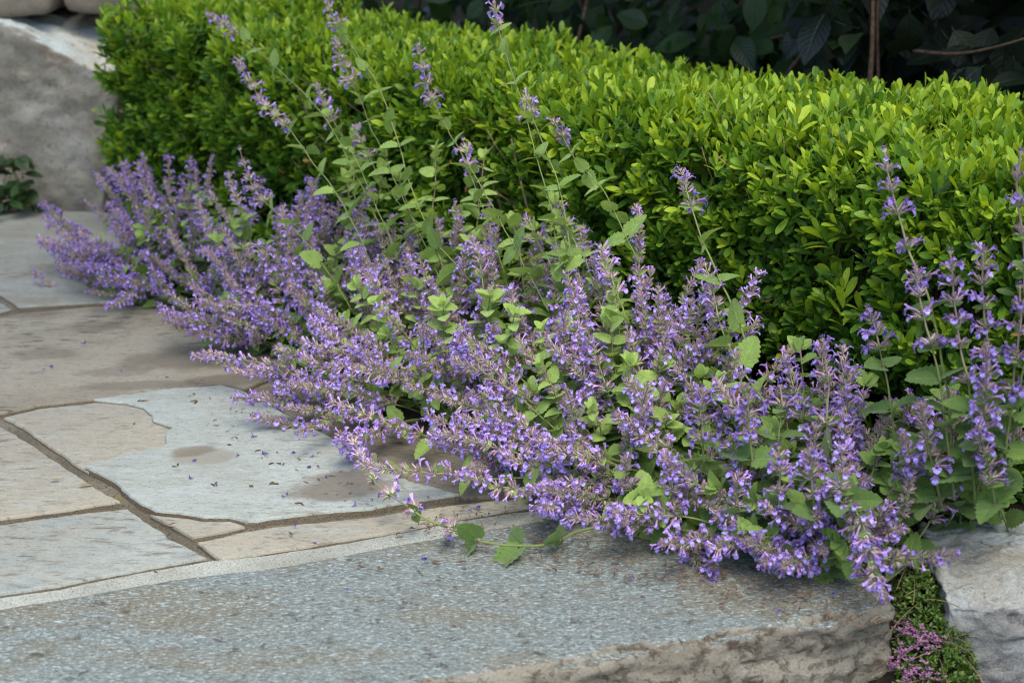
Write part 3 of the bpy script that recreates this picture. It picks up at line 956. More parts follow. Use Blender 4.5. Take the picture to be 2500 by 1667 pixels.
HW0, HW1, HH, HR = 1.735, 2.20, 0.440, 0.075
def hedge_surface(u, q):
    """q runs in metres up the front, over the rounded shoulder, across the top, down the back"""
    a = HH - HR
    arc = HR * math.pi / 2
    top = HW1 - HW0 - 2 * HR
    w = np.empty_like(u)
    z = np.empty_like(u)
    nw = np.zeros_like(u)
    nz = np.zeros_like(u)
    m = q < a
    w[m], z[m], nw[m] = HW0, q[m], -1
    m = (q >= a) & (q < a + arc)
    th = (q[m] - a) / HR
    w[m] = HW0 + HR - HR * np.cos(th)
    z[m] = a + HR * np.sin(th)
    nw[m], nz[m] = -np.cos(th), np.sin(th)
    m = (q >= a + arc) & (q < a + arc + top)
    w[m], z[m], nz[m] = HW0 + HR + (q[m] - a - arc), HH, 1
    m = (q >= a + arc + top) & (q < a + 2 * arc + top)
    th = (q[m] - a - arc - top) / HR
    w[m] = HW1 - HR + HR * np.sin(th)
    z[m] = a + HR * np.cos(th)
    nw[m], nz[m] = np.sin(th), np.cos(th)
    m = q >= a + 2 * arc + top
    w[m], z[m], nw[m] = HW1, a - (q[m] - a - 2 * arc - top), 1
    P = TD[None] * u[:, None] + ND[None] * w[:, None] + UP[None] * z[:, None]
    N = ND[None] * nw[:, None] + UP[None] * nz[:, None]
    # swelling of the single bushes and the clipped unevenness
    b = 0.022 * np.sin(u * 13.0 + 0.8) * (nw < -0.3) + 0.028 * fbm(P * 5.0, 3, 40) + 0.012 * fbm(P * 16, 2, 44)
    b = b + 0.035 * np.clip((u - 2.3) / 0.6, 0, 1) * (nz > 0.5)
    P = P + N * b[:, None]
    return P, N, q

Q_TOT = (HH - HR) + math.pi * HR + (HW1 - HW0 - 2 * HR) + 0.10

def box_foliage(u0, u1, dens_top, dens_front, gap=None):
    mb = MB()
    n = int((u1 - u0) * Q_TOT * dens_front)
    u = RG.uniform(u0, u1, n)
    q = RG.uniform(0.0, Q_TOT, n)
    P, N, _ = hedge_surface(u, q)
    top = np.clip((N @ UP - 0.25) / 0.55, 0, 1)
    keep = RG.random(n) < np.where(top > 0.5, dens_top / dens_front, 1.0)
    clump = fbm(P * 11.0, 3, 60)
    keep &= (top > 0.3) | (clump > -0.13 - 0.22 * (q / 0.4) ** 2)
    P, N, top, q, clump = P[keep], N[keep], top[keep], q[keep], clump[keep]
    n = len(P)
    depth = np.where(RG.random(n) < 0.62, RG.uniform(-0.004, 0.018, n), RG.uniform(0.018, 0.075, n))
    depth = np.where(top > 0.5, RG.uniform(-0.012, 0.028, n), depth - 0.022 * np.clip(clump, -0.4, 0.5))
    P = P - N * depth[:, None]
    ax = N * np.where(top > 0.5, 0.5, 0.85)[:, None] + UP * np.where(top > 0.5, 0.9, 0.62)[:, None] + RG.normal(0, 0.30, (n, 3))
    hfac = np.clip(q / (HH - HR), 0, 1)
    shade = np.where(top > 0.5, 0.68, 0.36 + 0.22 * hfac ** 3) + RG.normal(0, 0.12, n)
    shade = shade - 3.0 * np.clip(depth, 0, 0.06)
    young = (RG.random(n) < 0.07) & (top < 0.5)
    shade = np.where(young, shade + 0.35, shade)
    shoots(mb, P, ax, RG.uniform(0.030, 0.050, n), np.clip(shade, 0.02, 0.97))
    # leaves deeper in, older and darker
    m = int((u1 - u0) * 900)
    C = TD[None] * RG.uniform(u0, u1, m)[:, None] + ND[None] * RG.uniform(HW0 + 0.06, HW1 - 0.06, m)[:, None] + UP[None] * RG.uniform(0.04, HH - 0.07, m)[:, None]
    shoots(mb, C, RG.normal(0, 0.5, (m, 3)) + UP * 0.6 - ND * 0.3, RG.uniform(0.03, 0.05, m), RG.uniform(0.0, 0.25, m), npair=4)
    return mb

def end_face(mb, u, n, sgn):
    w = RG.uniform(HW0 + 0.02, HW1 - 0.02, n)
    z = RG.uniform(0.02, HH - 0.02, n)
    P = TD[None] * (u + sgn * (RG.uniform(-0.05, 0.01, n) - 0.10 * np.clip((z - 0.36) / 0.1, 0, 1)))[:, None] + ND[None] * w[:, None] + UP[None] * z[:, None]
    ax = TD[None] * sgn + UP * 0.6 + RG.normal(0, 0.3, (n, 3))
    shoots(mb, P, ax, RG.uniform(0.03, 0.05, n), np.clip(RG.normal(0.3, 0.12, n), 0.02, 0.9))

def box_branches(u0, u1, nst, ntw):
    mb = MB()
    for k in range(nst):
        u = u0 + (u1 - u0) * (k + random.uniform(0.2, 0.8)) / nst
        w = random.uniform(HW0 + 0.05, HW1 - 0.1)
        b = UW(u, w, -0.01)
        for _ in range(4):
            e = b + TD * random.uniform(-0.16, 0.16) + ND * random.uniform(-0.15, 0.15) + UP * random.uniform(0.26, 0.40)
            if e @ ND < HW0 + 0.015:
                e = e + ND * (HW0 + 0.015 - e @ ND)
            c = b * 0.5 + e * 0.5 + np.array([random.uniform(-0.03, 0.03) for _ in range(3)])
            t = np.linspace(0, 1, 8)[:, None]
            mb.tube((1 - t) ** 2 * b + 2 * t * (1 - t) * c + t * t * e, np.linspace(0.0055, 0.0016, 8), 5, tint=random.random())
    for k in range(ntw):
        u = random.uniform(u0 + 0.02, u1 - 0.02)
        z = random.uniform(0.02, 0.36)
        b = UW(u, HW0 + random.uniform(0.05, 0.16), z)
        e = b - ND * random.uniform(0.03, 0.10) + TD * random.uniform(-0.05, 0.05) + UP * random.uniform(0.02, 0.12)
        if e @ ND < HW0 + 0.0:
            e = e + ND * (HW0 + 0.0 - e @ ND)
        t = np.linspace(0, 1, 5)[:, None]
        c = (b + e) / 2 + np.array([random.uniform(-0.012, 0.012) for _ in range(3)])
        mb.tube((1 - t) ** 2 * b + 2 * t * (1 - t) * c + t * t * e, np.linspace(0.0017, 0.0008, 5), 4, tint=random.random())
    return mb

def make_box(u0, u1, name, label, cat, ends=(True, True)):
    root = empty(name, UW((u0 + u1) / 2, (HW0 + HW1) / 2, 0))
    ori = np.array(root.location)
    mb = box_foliage(u0, u1, 3300, 6000)
    if ends[0]:
        end_face(mb, u0, 900, -1)
    if ends[1]:
        end_face(mb, u1, 1300, 1)
    # a few dead orange-brown leaves caught in the twigs
    f = mb.build("foliage", M_BOX, root)
    f.data.transform(__import__('mathutils').Matrix.Translation(-Vector(ori)))
    b = box_branches(u0, u1, int((u1 - u0) * 11), int((u1 - u0) * 190)).build("branches", M_TWIG, root)
    b.data.transform(__import__('mathutils').Matrix.Translation(-Vector(ori)))
    d = MB()
    n = int((u1 - u0) * 45)
    P = TD[None] * RG.uniform(u0, u1, n)[:, None] + ND[None] * RG.uniform(HW0 - 0.01, HW0 + 0.03, n)[:, None] + UP[None] * RG.uniform(0.03, 0.32, n)[:, None]
    d.inst(T_BOX[1], frames(RG.normal(0, 1, (n, 3)), RG.normal(0, 1, (n, 3))), P, RG.uniform(0.014, 0.022, n), RG.uniform(0, 1, n))
    d = d.build("dead_leaves", M_DRY, root)
    d.data.transform(__import__('mathutils').Matrix.Translation(-Vector(ori)))
    return tag(root, label, cat)

make_box(0.45, 2.575, "boxwood_hedge", "long clipped boxwood hedge with bright yellow green new growth on top", "hedge", (False, True))
make_box(2.675, 2.93, "boxwood_shrub", "clipped boxwood bush at the far end of the hedge next to the boulder", "shrub", (True, True))

# ------------------------------------------------------------------ catmint
def bez(b, c, e, n):
    t = np.linspace(0, 1, n)[:, None]
    return (1 - t) ** 2 * b + 2 * t * (1 - t) * c + t * t * e

def resample(pts, step=0.006):
    pts = np.asarray(pts, float)
    d = np.concatenate(([0], np.cumsum(np.linalg.norm(np.diff(pts, axis=0), axis=1))))
    n = max(6, int(d[-1] / step))
    s = np.linspace(0, d[-1], n)
    return np.stack([np.interp(s, d, pts[:, k]) for k in range(3)], -1), s, d[-1]

def smooth_path(pts, n=40):
    """Catmull-Rom through the given points"""
    p = np.asarray(pts, float)
    if len(p) < 3:
        return bez(p[0], (p[0] + p[-1]) / 2, p[-1], n)
    q = np.concatenate(([2 * p[0] - p[1]], p, [2 * p[-1] - p[-2]]))
    out = []
    per = max(4, n // (len(p) - 1))
    for i in range(1, len(q) - 2):
        for t in np.linspace(0, 1, per, endpoint=False):
            out.append(0.5 * ((2 * q[i]) + (-q[i - 1] + q[i + 1]) * t + (2 * q[i - 1] - 5 * q[i] + 4 * q[i + 1] - q[i + 2]) * t * t + (-q[i - 1] + 3 * q[i] - 3 * q[i + 1] + q[i + 2]) * t ** 3))
    out.append(p[-1])
    return np.array(out)

def at_len(P, s, L):
    x = np.array([np.interp(L, s, P[:, k]) for k in range(3)])
    i = min(len(s) - 2, max(0, int(np.searchsorted(s, L)) - 1))
    return x, nrm(P[i + 1] - P[i])

def whorl(mb, p, a, ncal, ncor, r=1.0, spread=(48, 80), shift=0.0):
    ax = np.repeat(a[None], ncal, 0)
    x, y = perp(ax)
    phi = np.arange(ncal) * 2.39996 + RG.uniform(0, 6.28)
    rad = np.cos(phi)[:, None] * x + np.sin(phi)[:, None] * y
    el = np.radians(RG.uniform(spread[0], spread[1], ncal))
    d = nrm(np.cos(el)[:, None] * ax + np.sin(el)[:, None] * rad + UP * 0.06)
    base = p + ax * RG.uniform(-0.004, 0.004, ncal)[:, None] + rad * (0.0024 * r)
    sc = r * RG.uniform(0.80, 1.15, ncal)
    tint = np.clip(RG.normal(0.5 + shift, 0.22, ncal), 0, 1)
    up = np.repeat(UP[None], ncal, 0) + 0.25 * ax + RG.normal(0, 0.1, (ncal, 3))
    mb.inst(T_CAL, frames(d, up), base, sc, tint, 0)
    if ncor:
        k = RG.permutation(ncal)[:ncor]
        dc = nrm(d[k] + np.array((0, 0, -0.22)) + RG.normal(0, 0.10, (len(k), 3)))
        bc = base[k] + d[k] * (0.0042 * sc[k])[:, None]
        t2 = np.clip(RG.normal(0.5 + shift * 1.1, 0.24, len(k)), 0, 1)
        v = RG.integers(0, 3, len(k))
        rot = frames(dc, up[k])
        s2 = RG.uniform(0.82, 1.12, len(k)) * max(0.8, r)
        for q in range(3):
            m = v == q
            mb.inst(T_COR[q], rot[m], bc[m], s2[m], t2[m], 1)

def put_leaves(mb, p, a, phi, size, tint, el=68, n=2, droop=0.12):
    ax = np.repeat(a[None], n, 0)
    x, y = perp(ax)
    ph = phi + np.arange(n) * (2 * math.pi / n) + RG.normal(0, 0.2, n)
    rad = np.cos(ph)[:, None] * x + np.sin(ph)[:, None] * y
    e = np.radians(el + RG.normal(0, 10, n))
    d = np.cos(e)[:, None] * ax + np.sin(e)[:, None] * rad - UP * droop + RG.normal(0, 0.08, (n, 3))
    up = UP * 0.60 - ND * 0.42 + ax * 0.35 + RG.normal(0, 0.24, (n, 3))
    k = RG.integers(0, 4, n)
    rot = frames(d, up)
    sz = size * RG.uniform(0.8, 1.18, n)
    tt = np.clip(tint + RG.normal(0, 0.10, n), 0, 1)
    for q in range(4):
        m = k == q
        mb.inst(T_NEP[q], rot[m], np.repeat(p[None], m.sum(), 0), sz[m], tt[m], 0)

def make_stem(root, pts, spent=0.0, spike=0.11, gap0=0.020, gap1=0.0085, full=1.0, leafsize=0.034, leafgap=0.032, tint=0.45, leafy_from=0.12, rad=0.0014, flower=True, bloom=1.0, big=1.0):
    ori = np.array(root.location)
    P, s, L = resample(np.asarray(pts) - ori, 0.006)
    wob = np.stack([fbm(np.stack((s * 22, s * 0 + k * 9.1 + L * 77, s * 0 + P[0, 0] * 50), -1), 2, 70 + k) for k in range(3)], -1)
    P = P + wob * 0.004 * np.clip(s / 0.06, 0, 1)[:, None]
    st = MB()
    st.tube(P, np.linspace(rad, rad * 0.55, len(P)) * RG.uniform(0.9, 1.15), 5, tint=random.uniform(0.2, 0.8))
    so = st.build("stem", M_STEM, root)
    lv = MB()
    spike = min(spike, L * 0.62) if flower else 0.0
    s1 = L - spike - 0.012
    sl = L * leafy_from
    phi = random.uniform(0, 6.28)
    while sl < (s1 if flower else L):
        p, a = at_len(P, s, sl)
        f = sl / L
        put_leaves(lv, p, a, phi, leafsize * (1.08 - 0.55 * f), tint + 0.2 * f)
        phi += math.pi / 2
        sl += leafgap * random.uniform(0.8, 1.25) * (1.0 if flower else (1.1 - 0.5 * f))
    if not flower:
        p, a = at_len(P, s, L)
        for k in range(2):
            put_leaves(lv, p - a * 0.004 * k, a, phi + k * 1.57, leafsize * (0.35 + 0.2 * k), tint + 0.3, el=28 + 16 * k, droop=0)
    else:
        sp = MB()
        i0 = max(0, int(np.searchsorted(s, L - spike)) - 1)
        if i0 < len(P) - 2:
            sp.tube(P[i0:], np.linspace(rad * 0.85, rad * 0.62, len(P) - i0), 5, mat=3, tint=0.5)
        x = L - spike
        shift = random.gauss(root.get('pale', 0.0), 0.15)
        while x < L - 0.004:
            f = (x - (L - spike)) / max(spike, 1e-4)
            p, a = at_len(P, s, x)
            r = 1.08 * big * (1.0 - 0.40 * f ** 2.2)
            nc = max(8, int(round((24 - 8 * f) * full * random.uniform(0.8, 1.15))))
            no = int(round((7.4 - 2.8 * f) * bloom * random.uniform(0.3, 1.35)))
            whorl(sp, p, a, nc, min(nc, max(0, no)), r * random.uniform(0.86, 1.12), (46 - 22 * f, 88 - 26 * f), shift)
            if f < 0.75:
                put_leaves(lv, p - a * 0.004, a, phi, leafsize * (0.42 - 0.30 * f), tint + 0.2, el=62)
            phi += math.pi / 2
            x += (gap0 + (gap1 - gap0) * f) * random.uniform(0.85, 1.15)
        p, a = at_len(P, s, L - 0.001)
        n = 8
        ax = np.repeat(a[None], n, 0)
        bx, by = perp(ax)
        ph = np.arange(n) * 2.4
        rd = np.cos(ph)[:, None] * bx + np.sin(ph)[:, None] * by
        el = np.radians(RG.uniform(8, 48, n))
        d = np.cos(el)[:, None] * ax + np.sin(el)[:, None] * rd
        sp.inst(T_CAL, frames(d, rd + UP * 0.1), p - ax * 0.003 + rd * 0.0008, RG.uniform(0.45, 0.7, n), RG.uniform(0.3, 0.8, n), 0)
        sp.inst(T_BUD, frames(d[:4], rd[:4]), p + d[:4] * 0.003, RG.uniform(0.6, 0.9, 4), RG.uniform(0, 1, 4), 2)
        sp.build("flower_spike", [M_CAL, M_COR, M_BUD, M_RACH], so)
    if lv.v:
        lv.build("leaves", M_NEP, so)
    return so

# the mound the drift forms, read off the photograph: front edge and crest height along the bed
_gu = [0.60, 0.85, 1.05, 1.25, 1.45, 1.75, 2.10, 2.45, 2.80]
_gf = [1.40, 1.35, 1.27, 1.195, 1.155, 1.195, 1.28, 1.34, 1.42]
_gh = [0.28, 0.15, 0.19, 0.27, 0.275, 0.230, 0.225, 0.205, 0.17]
def mound(u, w):
    wf = np.interp(u, _gu, _gf)
    h = np.interp(u, _gu, _gh)
    x = min(1.0, max(0.0, (w - wf) / (1.58 - wf)))
    return 0.035 + (h - 0.035) * x ** 0.85, x

def plant(u0, w0, label, nst, nleafy, du=0.24, lean=0.07, tall=0.0, spike=(0.08, 0.15), tint=0.5, seed=0, wmin=None, big=1.0, pale=0.0):
    random.seed(100 + seed)
    root = empty("catmint_plant", UW(u0, w0, 0.0))
    root["pale"] = pale  # middle clumps paler, end clumps darker: the bed's light pool put in petal colour
    tag(root, label, "flowering plant", "catmint plants along the foot of the hedge")
    made = 0
    while made < nst:
        tu = u0 + random.gauss(lean, du * 0.55)
        wf = np.interp(tu, _gu, _gf)
        tw = wf + (1.66 - wf) * random.random() ** 1.0
        if wmin and tw < wmin:
            continue
        z, x = mound(tu, tw)
        z = z * random.uniform(0.55, 1.10) + 0.010 + tall * random.random() ** 1.6
        e = UW(tu, tw, z)
        b = UW(u0 + random.gauss(0, 0.05) + 0.25 * (tu - u0), w0 + random.gauss(0, 0.025) + 0.12 * (tw - w0), 0.0)
        L = np.linalg.norm(e - b)
        c = b + (e - b) * random.uniform(0.40, 0.55) + UP * L * random.uniform(0.05, 0.17) * (1 if x > 0.15 else 0.8)
        # the last bit turns up to the light
        pts = bez(b, c, e, 18)
        t = np.linspace(0, 1, 18)[:, None]
        pts = pts + UP * (L * random.uniform(0.0, 0.10)) * np.clip((t - 0.6) / 0.4, 0, 1) ** 2
        pts[:, 2] = np.maximum(pts[:, 2], 0.010 + 0.012 * np.clip(t[:, 0], 0, 1))
        make_stem(root, pts, spike=random.uniform(*spike), tint=tint, full=random.uniform(0.75, 1.1), bloom=random.choice((0.15, 0.5, 0.8, 1.0, 1.25)) * random.uniform(0.8, 1.1),
                  leafsize=random.uniform(0.026, 0.036), leafgap=random.uniform(0.030, 0.042), leafy_from=0.42 if x < 0.35 else 0.15, big=big)
        made += 1
    for k in range(nleafy):
        tu = max(0.84 if wmin else 0.88, u0 + random.gauss(0, du * 0.55))
        wf = np.interp(tu, _gu, _gf)
        tw = min(1.70, max(wmin or wf + 0.07, random.gauss(w0 + 0.02, 0.09)))
        z, x = mound(tu, tw)
        e = UW(tu, tw, max(0.03, z * random.uniform(0.55, 1.02)))
        b = UW(u0 + 0.55 * (tu - u0), w0 + 0.5 * (tw - w0), 0.0)
        c = (b + e) / 2 + UP * 0.03
        make_stem(root, bez(b, c, e, 12), flower=False, leafsize=random.uniform(0.030, 0.042), leafgap=0.026, tint=tint + 0.1)
    return root

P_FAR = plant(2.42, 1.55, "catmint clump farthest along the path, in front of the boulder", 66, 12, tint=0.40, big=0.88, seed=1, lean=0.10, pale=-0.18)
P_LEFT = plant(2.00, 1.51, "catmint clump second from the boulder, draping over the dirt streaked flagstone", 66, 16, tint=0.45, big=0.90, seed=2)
P_MID = plant(1.62, 1.50, "catmint clump beside the large pale flagstone, with long wispy stems over the hedge", 78, 28, tint=0.72, big=0.94, seed=3, pale=0.14)  # lighter leaf tint mid-bed also mimics the pool of light
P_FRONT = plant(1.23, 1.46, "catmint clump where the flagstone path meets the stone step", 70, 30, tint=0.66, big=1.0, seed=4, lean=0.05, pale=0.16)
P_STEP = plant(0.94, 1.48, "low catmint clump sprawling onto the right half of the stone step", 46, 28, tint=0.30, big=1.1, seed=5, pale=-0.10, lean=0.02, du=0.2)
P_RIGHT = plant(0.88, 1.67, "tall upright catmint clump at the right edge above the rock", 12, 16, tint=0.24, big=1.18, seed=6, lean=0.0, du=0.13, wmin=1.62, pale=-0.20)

random.seed(33)
for k in range(52):
    tu, tw = random.uniform(1.18, 2.10), random.uniform(1.27, 1.60)
    e = UW(tu, tw, mound(tu, tw)[0] * random.uniform(0.9, 1.15) + 0.01)
    b = UW(tu - random.uniform(0.0, 0.14), 1.50, 0.0)
    make_stem(P_MID if tu > 1.5 else P_FRONT, bez(b, (b + e) / 2 + UP * 0.03, e, 14), spike=random.uniform(0.07, 0.13), tint=0.72, full=random.uniform(0.8, 1.1),
              bloom=random.choice((0.3, 0.7, 1.0, 1.2)), leafsize=0.033, leafgap=0.034)
random.seed(21)
for k in range(14):
    tu = random.uniform(1.45, 2.15)
    e = UW(tu, random.uniform(1.58, 1.68), random.uniform(0.18, 0.36))
    b = UW(tu - random.uniform(0.05, 0.2), 1.54, 0.0)
    r_ = P_MID if tu < 1.82 else P_LEFT
    make_stem(r_, bez(b, (b + e) / 2 + UP * 0.03, e, 12), flower=False, leafsize=random.uniform(0.034, 0.044), leafgap=0.032, tint=0.85)

def wisp(root, px, w0, w1, **kw):
    n = len(px)
    pts = [atw(x, y, w0 + (w1 - w0) * i / (n - 1)) for i, (x, y) in enumerate(px)]
    kw.setdefault('leafsize', 0.032)
    kw.setdefault('leafgap', 0.050)
    kw.setdefault('tint', 0.6)
    kw.setdefault('big', 1.1)
    make_stem(root, smooth_path(pts), **kw)

SP = dict(gap0=0.034, gap1=0.019, full=0.85, bloom=0.8, big=1.1, rad=0.00095)
random.seed(5)
# long sprays standing up against the hedge
wisp(P_MID, [(1010, 760), (930, 560), (800, 300), (690, 180), (590, 90), (505, 35)], 1.52, 1.62, spike=0.10, **SP)
wisp(P_MID, [(960, 790), (860, 540), (770, 400), (700, 310), (635, 240), (580, 145)], 1.50, 1.58, spike=0.19, **SP)
wisp(P_MID, [(1120, 740), (1010, 470), (930, 230), (860, 120), (795, 5)], 1.53, 1.66, spike=0.06, **SP)
wisp(P_MID, [(1090, 720), (960, 430), (885, 260), (850, 180), (822, 100)], 1.53, 1.64, spike=0.10, **SP)
wisp(P_FRONT, [(1390, 740), (1330, 450), (1260, 210), (1225, 90), (1205, 5)], 1.53, 1.68, spike=0.05, **SP)
wisp(P_FRONT, [(1340, 760), (1200, 500), (1110, 345), (1050, 230), (1022, 108)], 1.52, 1.66, spike=0.11, **SP)
wisp(P_LEFT, [(860, 760), (800, 660), (720, 560), (655, 500), (612, 445), (585, 362)], 1.46, 1.52, spike=0.12, **SP)
wisp(P_MID, [(1000, 700), (910, 480), (850, 360), (800, 270), (772, 205)], 1.52, 1.60, spike=0.09, **SP)
wisp(P_MID, [(1160, 700), (1060, 590), (960, 480), (905, 390), (868, 305)], 1.52, 1.62, spike=0.07, **SP)
wisp(P_FRONT, [(1400, 700), (1370, 470), (1335, 370), (1300, 285), (1280, 225)], 1.54, 1.66, spike=0.05, **SP)
wisp(P_FRONT, [(1560, 640), (1480, 480), (1420, 410), (1375, 340), (1350, 292)], 1.56, 1.67, spike=0.05, **SP)
wisp(P_FRONT, [(1250, 740), (1200, 560), (1160, 460), (1140, 400), (1130, 335)], 1.54, 1.65, spike=0.06, **SP)
wisp(P_FRONT, [(1480, 760), (1430, 640), (1392, 570), (1372, 530), (1355, 478)], 1.53, 1.60, spike=0.06, **SP)
wisp(P_FRONT, [(1450, 740), (1370, 680), (1330, 620), (1300, 570), (1280, 530)], 1.52, 1.58, spike=0.05, **SP)
wisp(P_STEP, [(1880, 1000), (1800, 880), (1765, 800), (1740, 720), (1720, 640)], 1.50, 1.56, spike=0.08, leafsize=0.046, leafgap=0.035, full=0.7, bloom=0.7, tint=0.5)
wisp(P_STEP, [(1830, 860), (1790, 760), (1740, 640), (1710, 570), (1680, 490), (1658, 415)], 1.53, 1.63, spike=0.06, leafsize=0.040, leafgap=0.06, full=0.6, bloom=0.7)
wisp(P_FRONT, [(1560, 900), (1530, 790), (1500, 700), (1485, 650), (1468, 595)], 1.50, 1.54, spike=0.075, leafsize=0.040, leafgap=0.04, full=0.8)
wisp(P_FRONT, [(1240, 860), (1190, 760), (1178, 690), (1170, 640), (1163, 590)], 1.48, 1.52, spike=0.05, full=0.9)
wisp(P_FRONT, [(1260, 930), (1255, 850), (1252, 790), (1250, 745), (1246, 705)], 1.46, 1.50, spike=0.04, full=1.0)
wisp(P_FRONT, [(1430, 930), (1418, 850), (1412, 780), (1408, 740), (1404, 700)], 1.46, 1.50, spike=0.04, full=1.0, leafsize=0.036, leafgap=0.03)
# low sprays out over the paving
wisp(P_FAR, [(420, 830), (300, 810), (210, 765), (150, 720), (115, 690), (80, 662)], 1.44, 1.38, spike=0.20, full=0.7, bloom=0.6)
wisp(P_FAR, [(430, 760), (330, 720), (240, 700), (180, 650), (140, 600), (100, 590)], 1.47, 1.44, spike=0.20, full=0.7, bloom=0.8)
wisp(P_FAR, [(420, 720), (330, 640), (240, 600), (170, 560), (130, 520), (105, 500)], 1.50, 1.50, spike=0.16, full=0.8)
wisp(P_FAR, [(430, 640), (360, 540), (320, 480), (290, 440), (262, 410)], 1.55, 1.58, spike=0.10, full=0.8)
wisp(P_FAR, [(460, 650), (400, 560), (370, 490), (350, 440), (338, 395)], 1.55, 1.58, spike=0.11, full=0.9)
wisp(P_MID, [(900, 1100), (820, 1070), (740, 1050), (680, 1030), (620, 1012)], 1.36, 1.22, spike=0.11, full=0.8, bloom=0.7)
wisp(P_FRONT, [(1120, 1190), (1010, 1150), (930, 1140), (880, 1120), (850, 1090), (830, 1060)], 1.32, 1.22, spike=0.08, full=0.9)
# the single trailing shoot on the step
def trail():
    g = [ground(1500, 1275, 0.015), ground(1400, 1305, 0.014), ground(1320, 1330, 0.012), ground(1230, 1330, 0.012), ground(1165, 1320, 0.016), ground(1085, 1290, 0.026), ground(1040, 1270, 0.034), ground(985, 1230, 0.042), ground(930, 1190, 0.048), ground(885, 1120, 0.058), ground(860, 1060, 0.066)]
    make_stem(P_FRONT, smooth_path(g), spike=0.27, gap0=0.052, gap1=0.026, full=1.0, bloom=1.0, big=1.1, leafsize=0.044, leafgap=0.05, leafy_from=0.16, rad=0.0018, tint=0.25)
trail()
# tall spikes at the right
for px, w0, w1, kw in [
    ([(2330, 1180), (2300, 860), (2260, 700), (2215, 590), (2180, 480), (2152, 362)], 1.55, 1.56, dict(spike=0.16, gap0=0.045, gap1=0.020)),
    ([(2450, 1180), (2500, 900), (2500, 640), (2482, 480), (2490, 372)], 1.57, 1.57, dict(spike=0.18, gap0=0.050, gap1=0.020)),
    ([(2380, 1230), (2370, 980), (2340, 800), (2325, 700), (2320, 610)], 1.54, 1.54, dict(spike=0.15, gap0=0.035, gap1=0.014)),
    ([(2420, 1200), (2420, 900), (2405, 760), (2400, 690), (2400, 610)], 1.56, 1.57, dict(spike=0.12, gap0=0.032, gap1=0.014)),
    ([(2330, 1220), (2290, 900), (2260, 790), (2245, 720), (2235, 650)], 1.53, 1.53, dict(spike=0.09, gap0=0.03, gap1=0.014)),
    ([(2380, 1240), (2395, 1130), (2405, 1020), (2405, 930), (2402, 835)], 1.56, 1.50, dict(spike=0.17, gap0=0.024, gap1=0.013, bloom=1.3)),
    ([(2430, 1250), (2425, 1200), (2412, 1150), (2400, 1090), (2390, 1040)], 1.55, 1.50, dict(spike=0.11, gap0=0.022, gap1=0.012, bloom=1.2)),
    ([(2300, 1240), (2285, 1170), (2270, 1110), (2258, 1040), (2250, 980)], 1.54, 1.49, dict(spike=0.13, gap0=0.023, gap1=0.012, bloom=1.1)),
    ([(2290, 1250), (2240, 1210), (2220, 1150), (2210, 1100), (2200, 1060)], 1.53, 1.48, dict(spike=0.07)),
    ([(2440, 1260), (2470, 1000), (2480, 900), (2490, 800), (2492, 700)], 1.56, 1.56, dict(spike=0.12, gap0=0.04, gap1=0.018)),
    ([(2210, 1230), (2170, 960), (2150, 860), (2135, 800), (2120, 750)], 1.55, 1.55, dict(spike=0.05, leafsize=0.044)),
    ([(2060, 1240), (2030, 1100), (2020, 1010), (2020, 920), (2012, 830)], 1.50, 1.52, dict(spike=0.10, gap0=0.055, gap1=0.02, leafsize=0.044, full=0.6)),
    ([(1910, 1180), (1905, 1100), (1903, 1040), (1903, 990), (1902, 940)], 1.46, 1.48, dict(spike=0.025, leafsize=0.038, full=0.6)),
    ([(1840, 1150), (1830, 1050), (1820, 980), (1812, 950), (1808, 910)], 1.42, 1.42, dict(spike=0.09)),
    ([(1720, 1150), (1715, 1060), (1710, 1010), (1712, 980), (1716, 945)], 1.40, 1.41, dict(spike=0.10, bloom=1.2)),
]:
    kw = dict(kw)
    kw.setdefault('full', 0.85)
    kw.setdefault('leafsize', 0.038)
    kw.setdefault('leafgap', 0.045)
    kw.setdefault('big', 1.18)
    wisp(P_RIGHT if px[-1][0] > 2060 else P_STEP, px, w0, w1, tint=0.28, rad=0.0016, **kw)
# the drooping spikes over the step
for px, w0, w1, kw in [
    ([(2060, 1240), (2070, 1200), (2075, 1215), (2090, 1250), (2110, 1300), (2140, 1390), (2160, 1460)], 1.44, 1.36, dict(spike=0.15, bloom=1.1)),
    ([(1950, 1260), (2020, 1200), (2070, 1240), (2085, 1330), (2090, 1400)], 1.44, 1.37, dict(spike=0.14)),
    ([(1600, 1240), (1640, 1290), (1690, 1350), (1720, 1390), (1755, 1440)], 1.38, 1.33, dict(spike=0.12, bloom=1.2)),
    ([(1560, 1230), (1540, 1180), (1530, 1150), (1525, 1110)], 1.36, 1.35, dict(spike=0.10, bloom=1.1)),
    ([(1640, 1300), (1640, 1240), (1640, 1180), (1640, 1120)], 1.37, 1.36, dict(spike=0.13, bloom=1.2)),
    ([(1800, 1290), (1800, 1230), (1800, 1190), (1805, 1150)], 1.38, 1.38, dict(spike=0.06)),
    ([(1900, 1260), (1905, 1200), (1905, 1140), (1905, 1090)], 1.40, 1.40, dict(spike=0.10, bloom=1.2)),
    ([(1990, 1280), (1985, 1210), (1980, 1150), (1975, 1090)], 1.40, 1.40, dict(spike=0.12, bloom=1.2)),
    ([(2050, 1250), (2050, 1200), (2055, 1140), (2058, 1090)], 1.41, 1.41, dict(spike=0.10, bloom=1.2)),
]:
    wisp(P_STEP, px, w0, w1, tint=0.25, full=1.0, leafsize=0.036, leafgap=0.03, **kw)

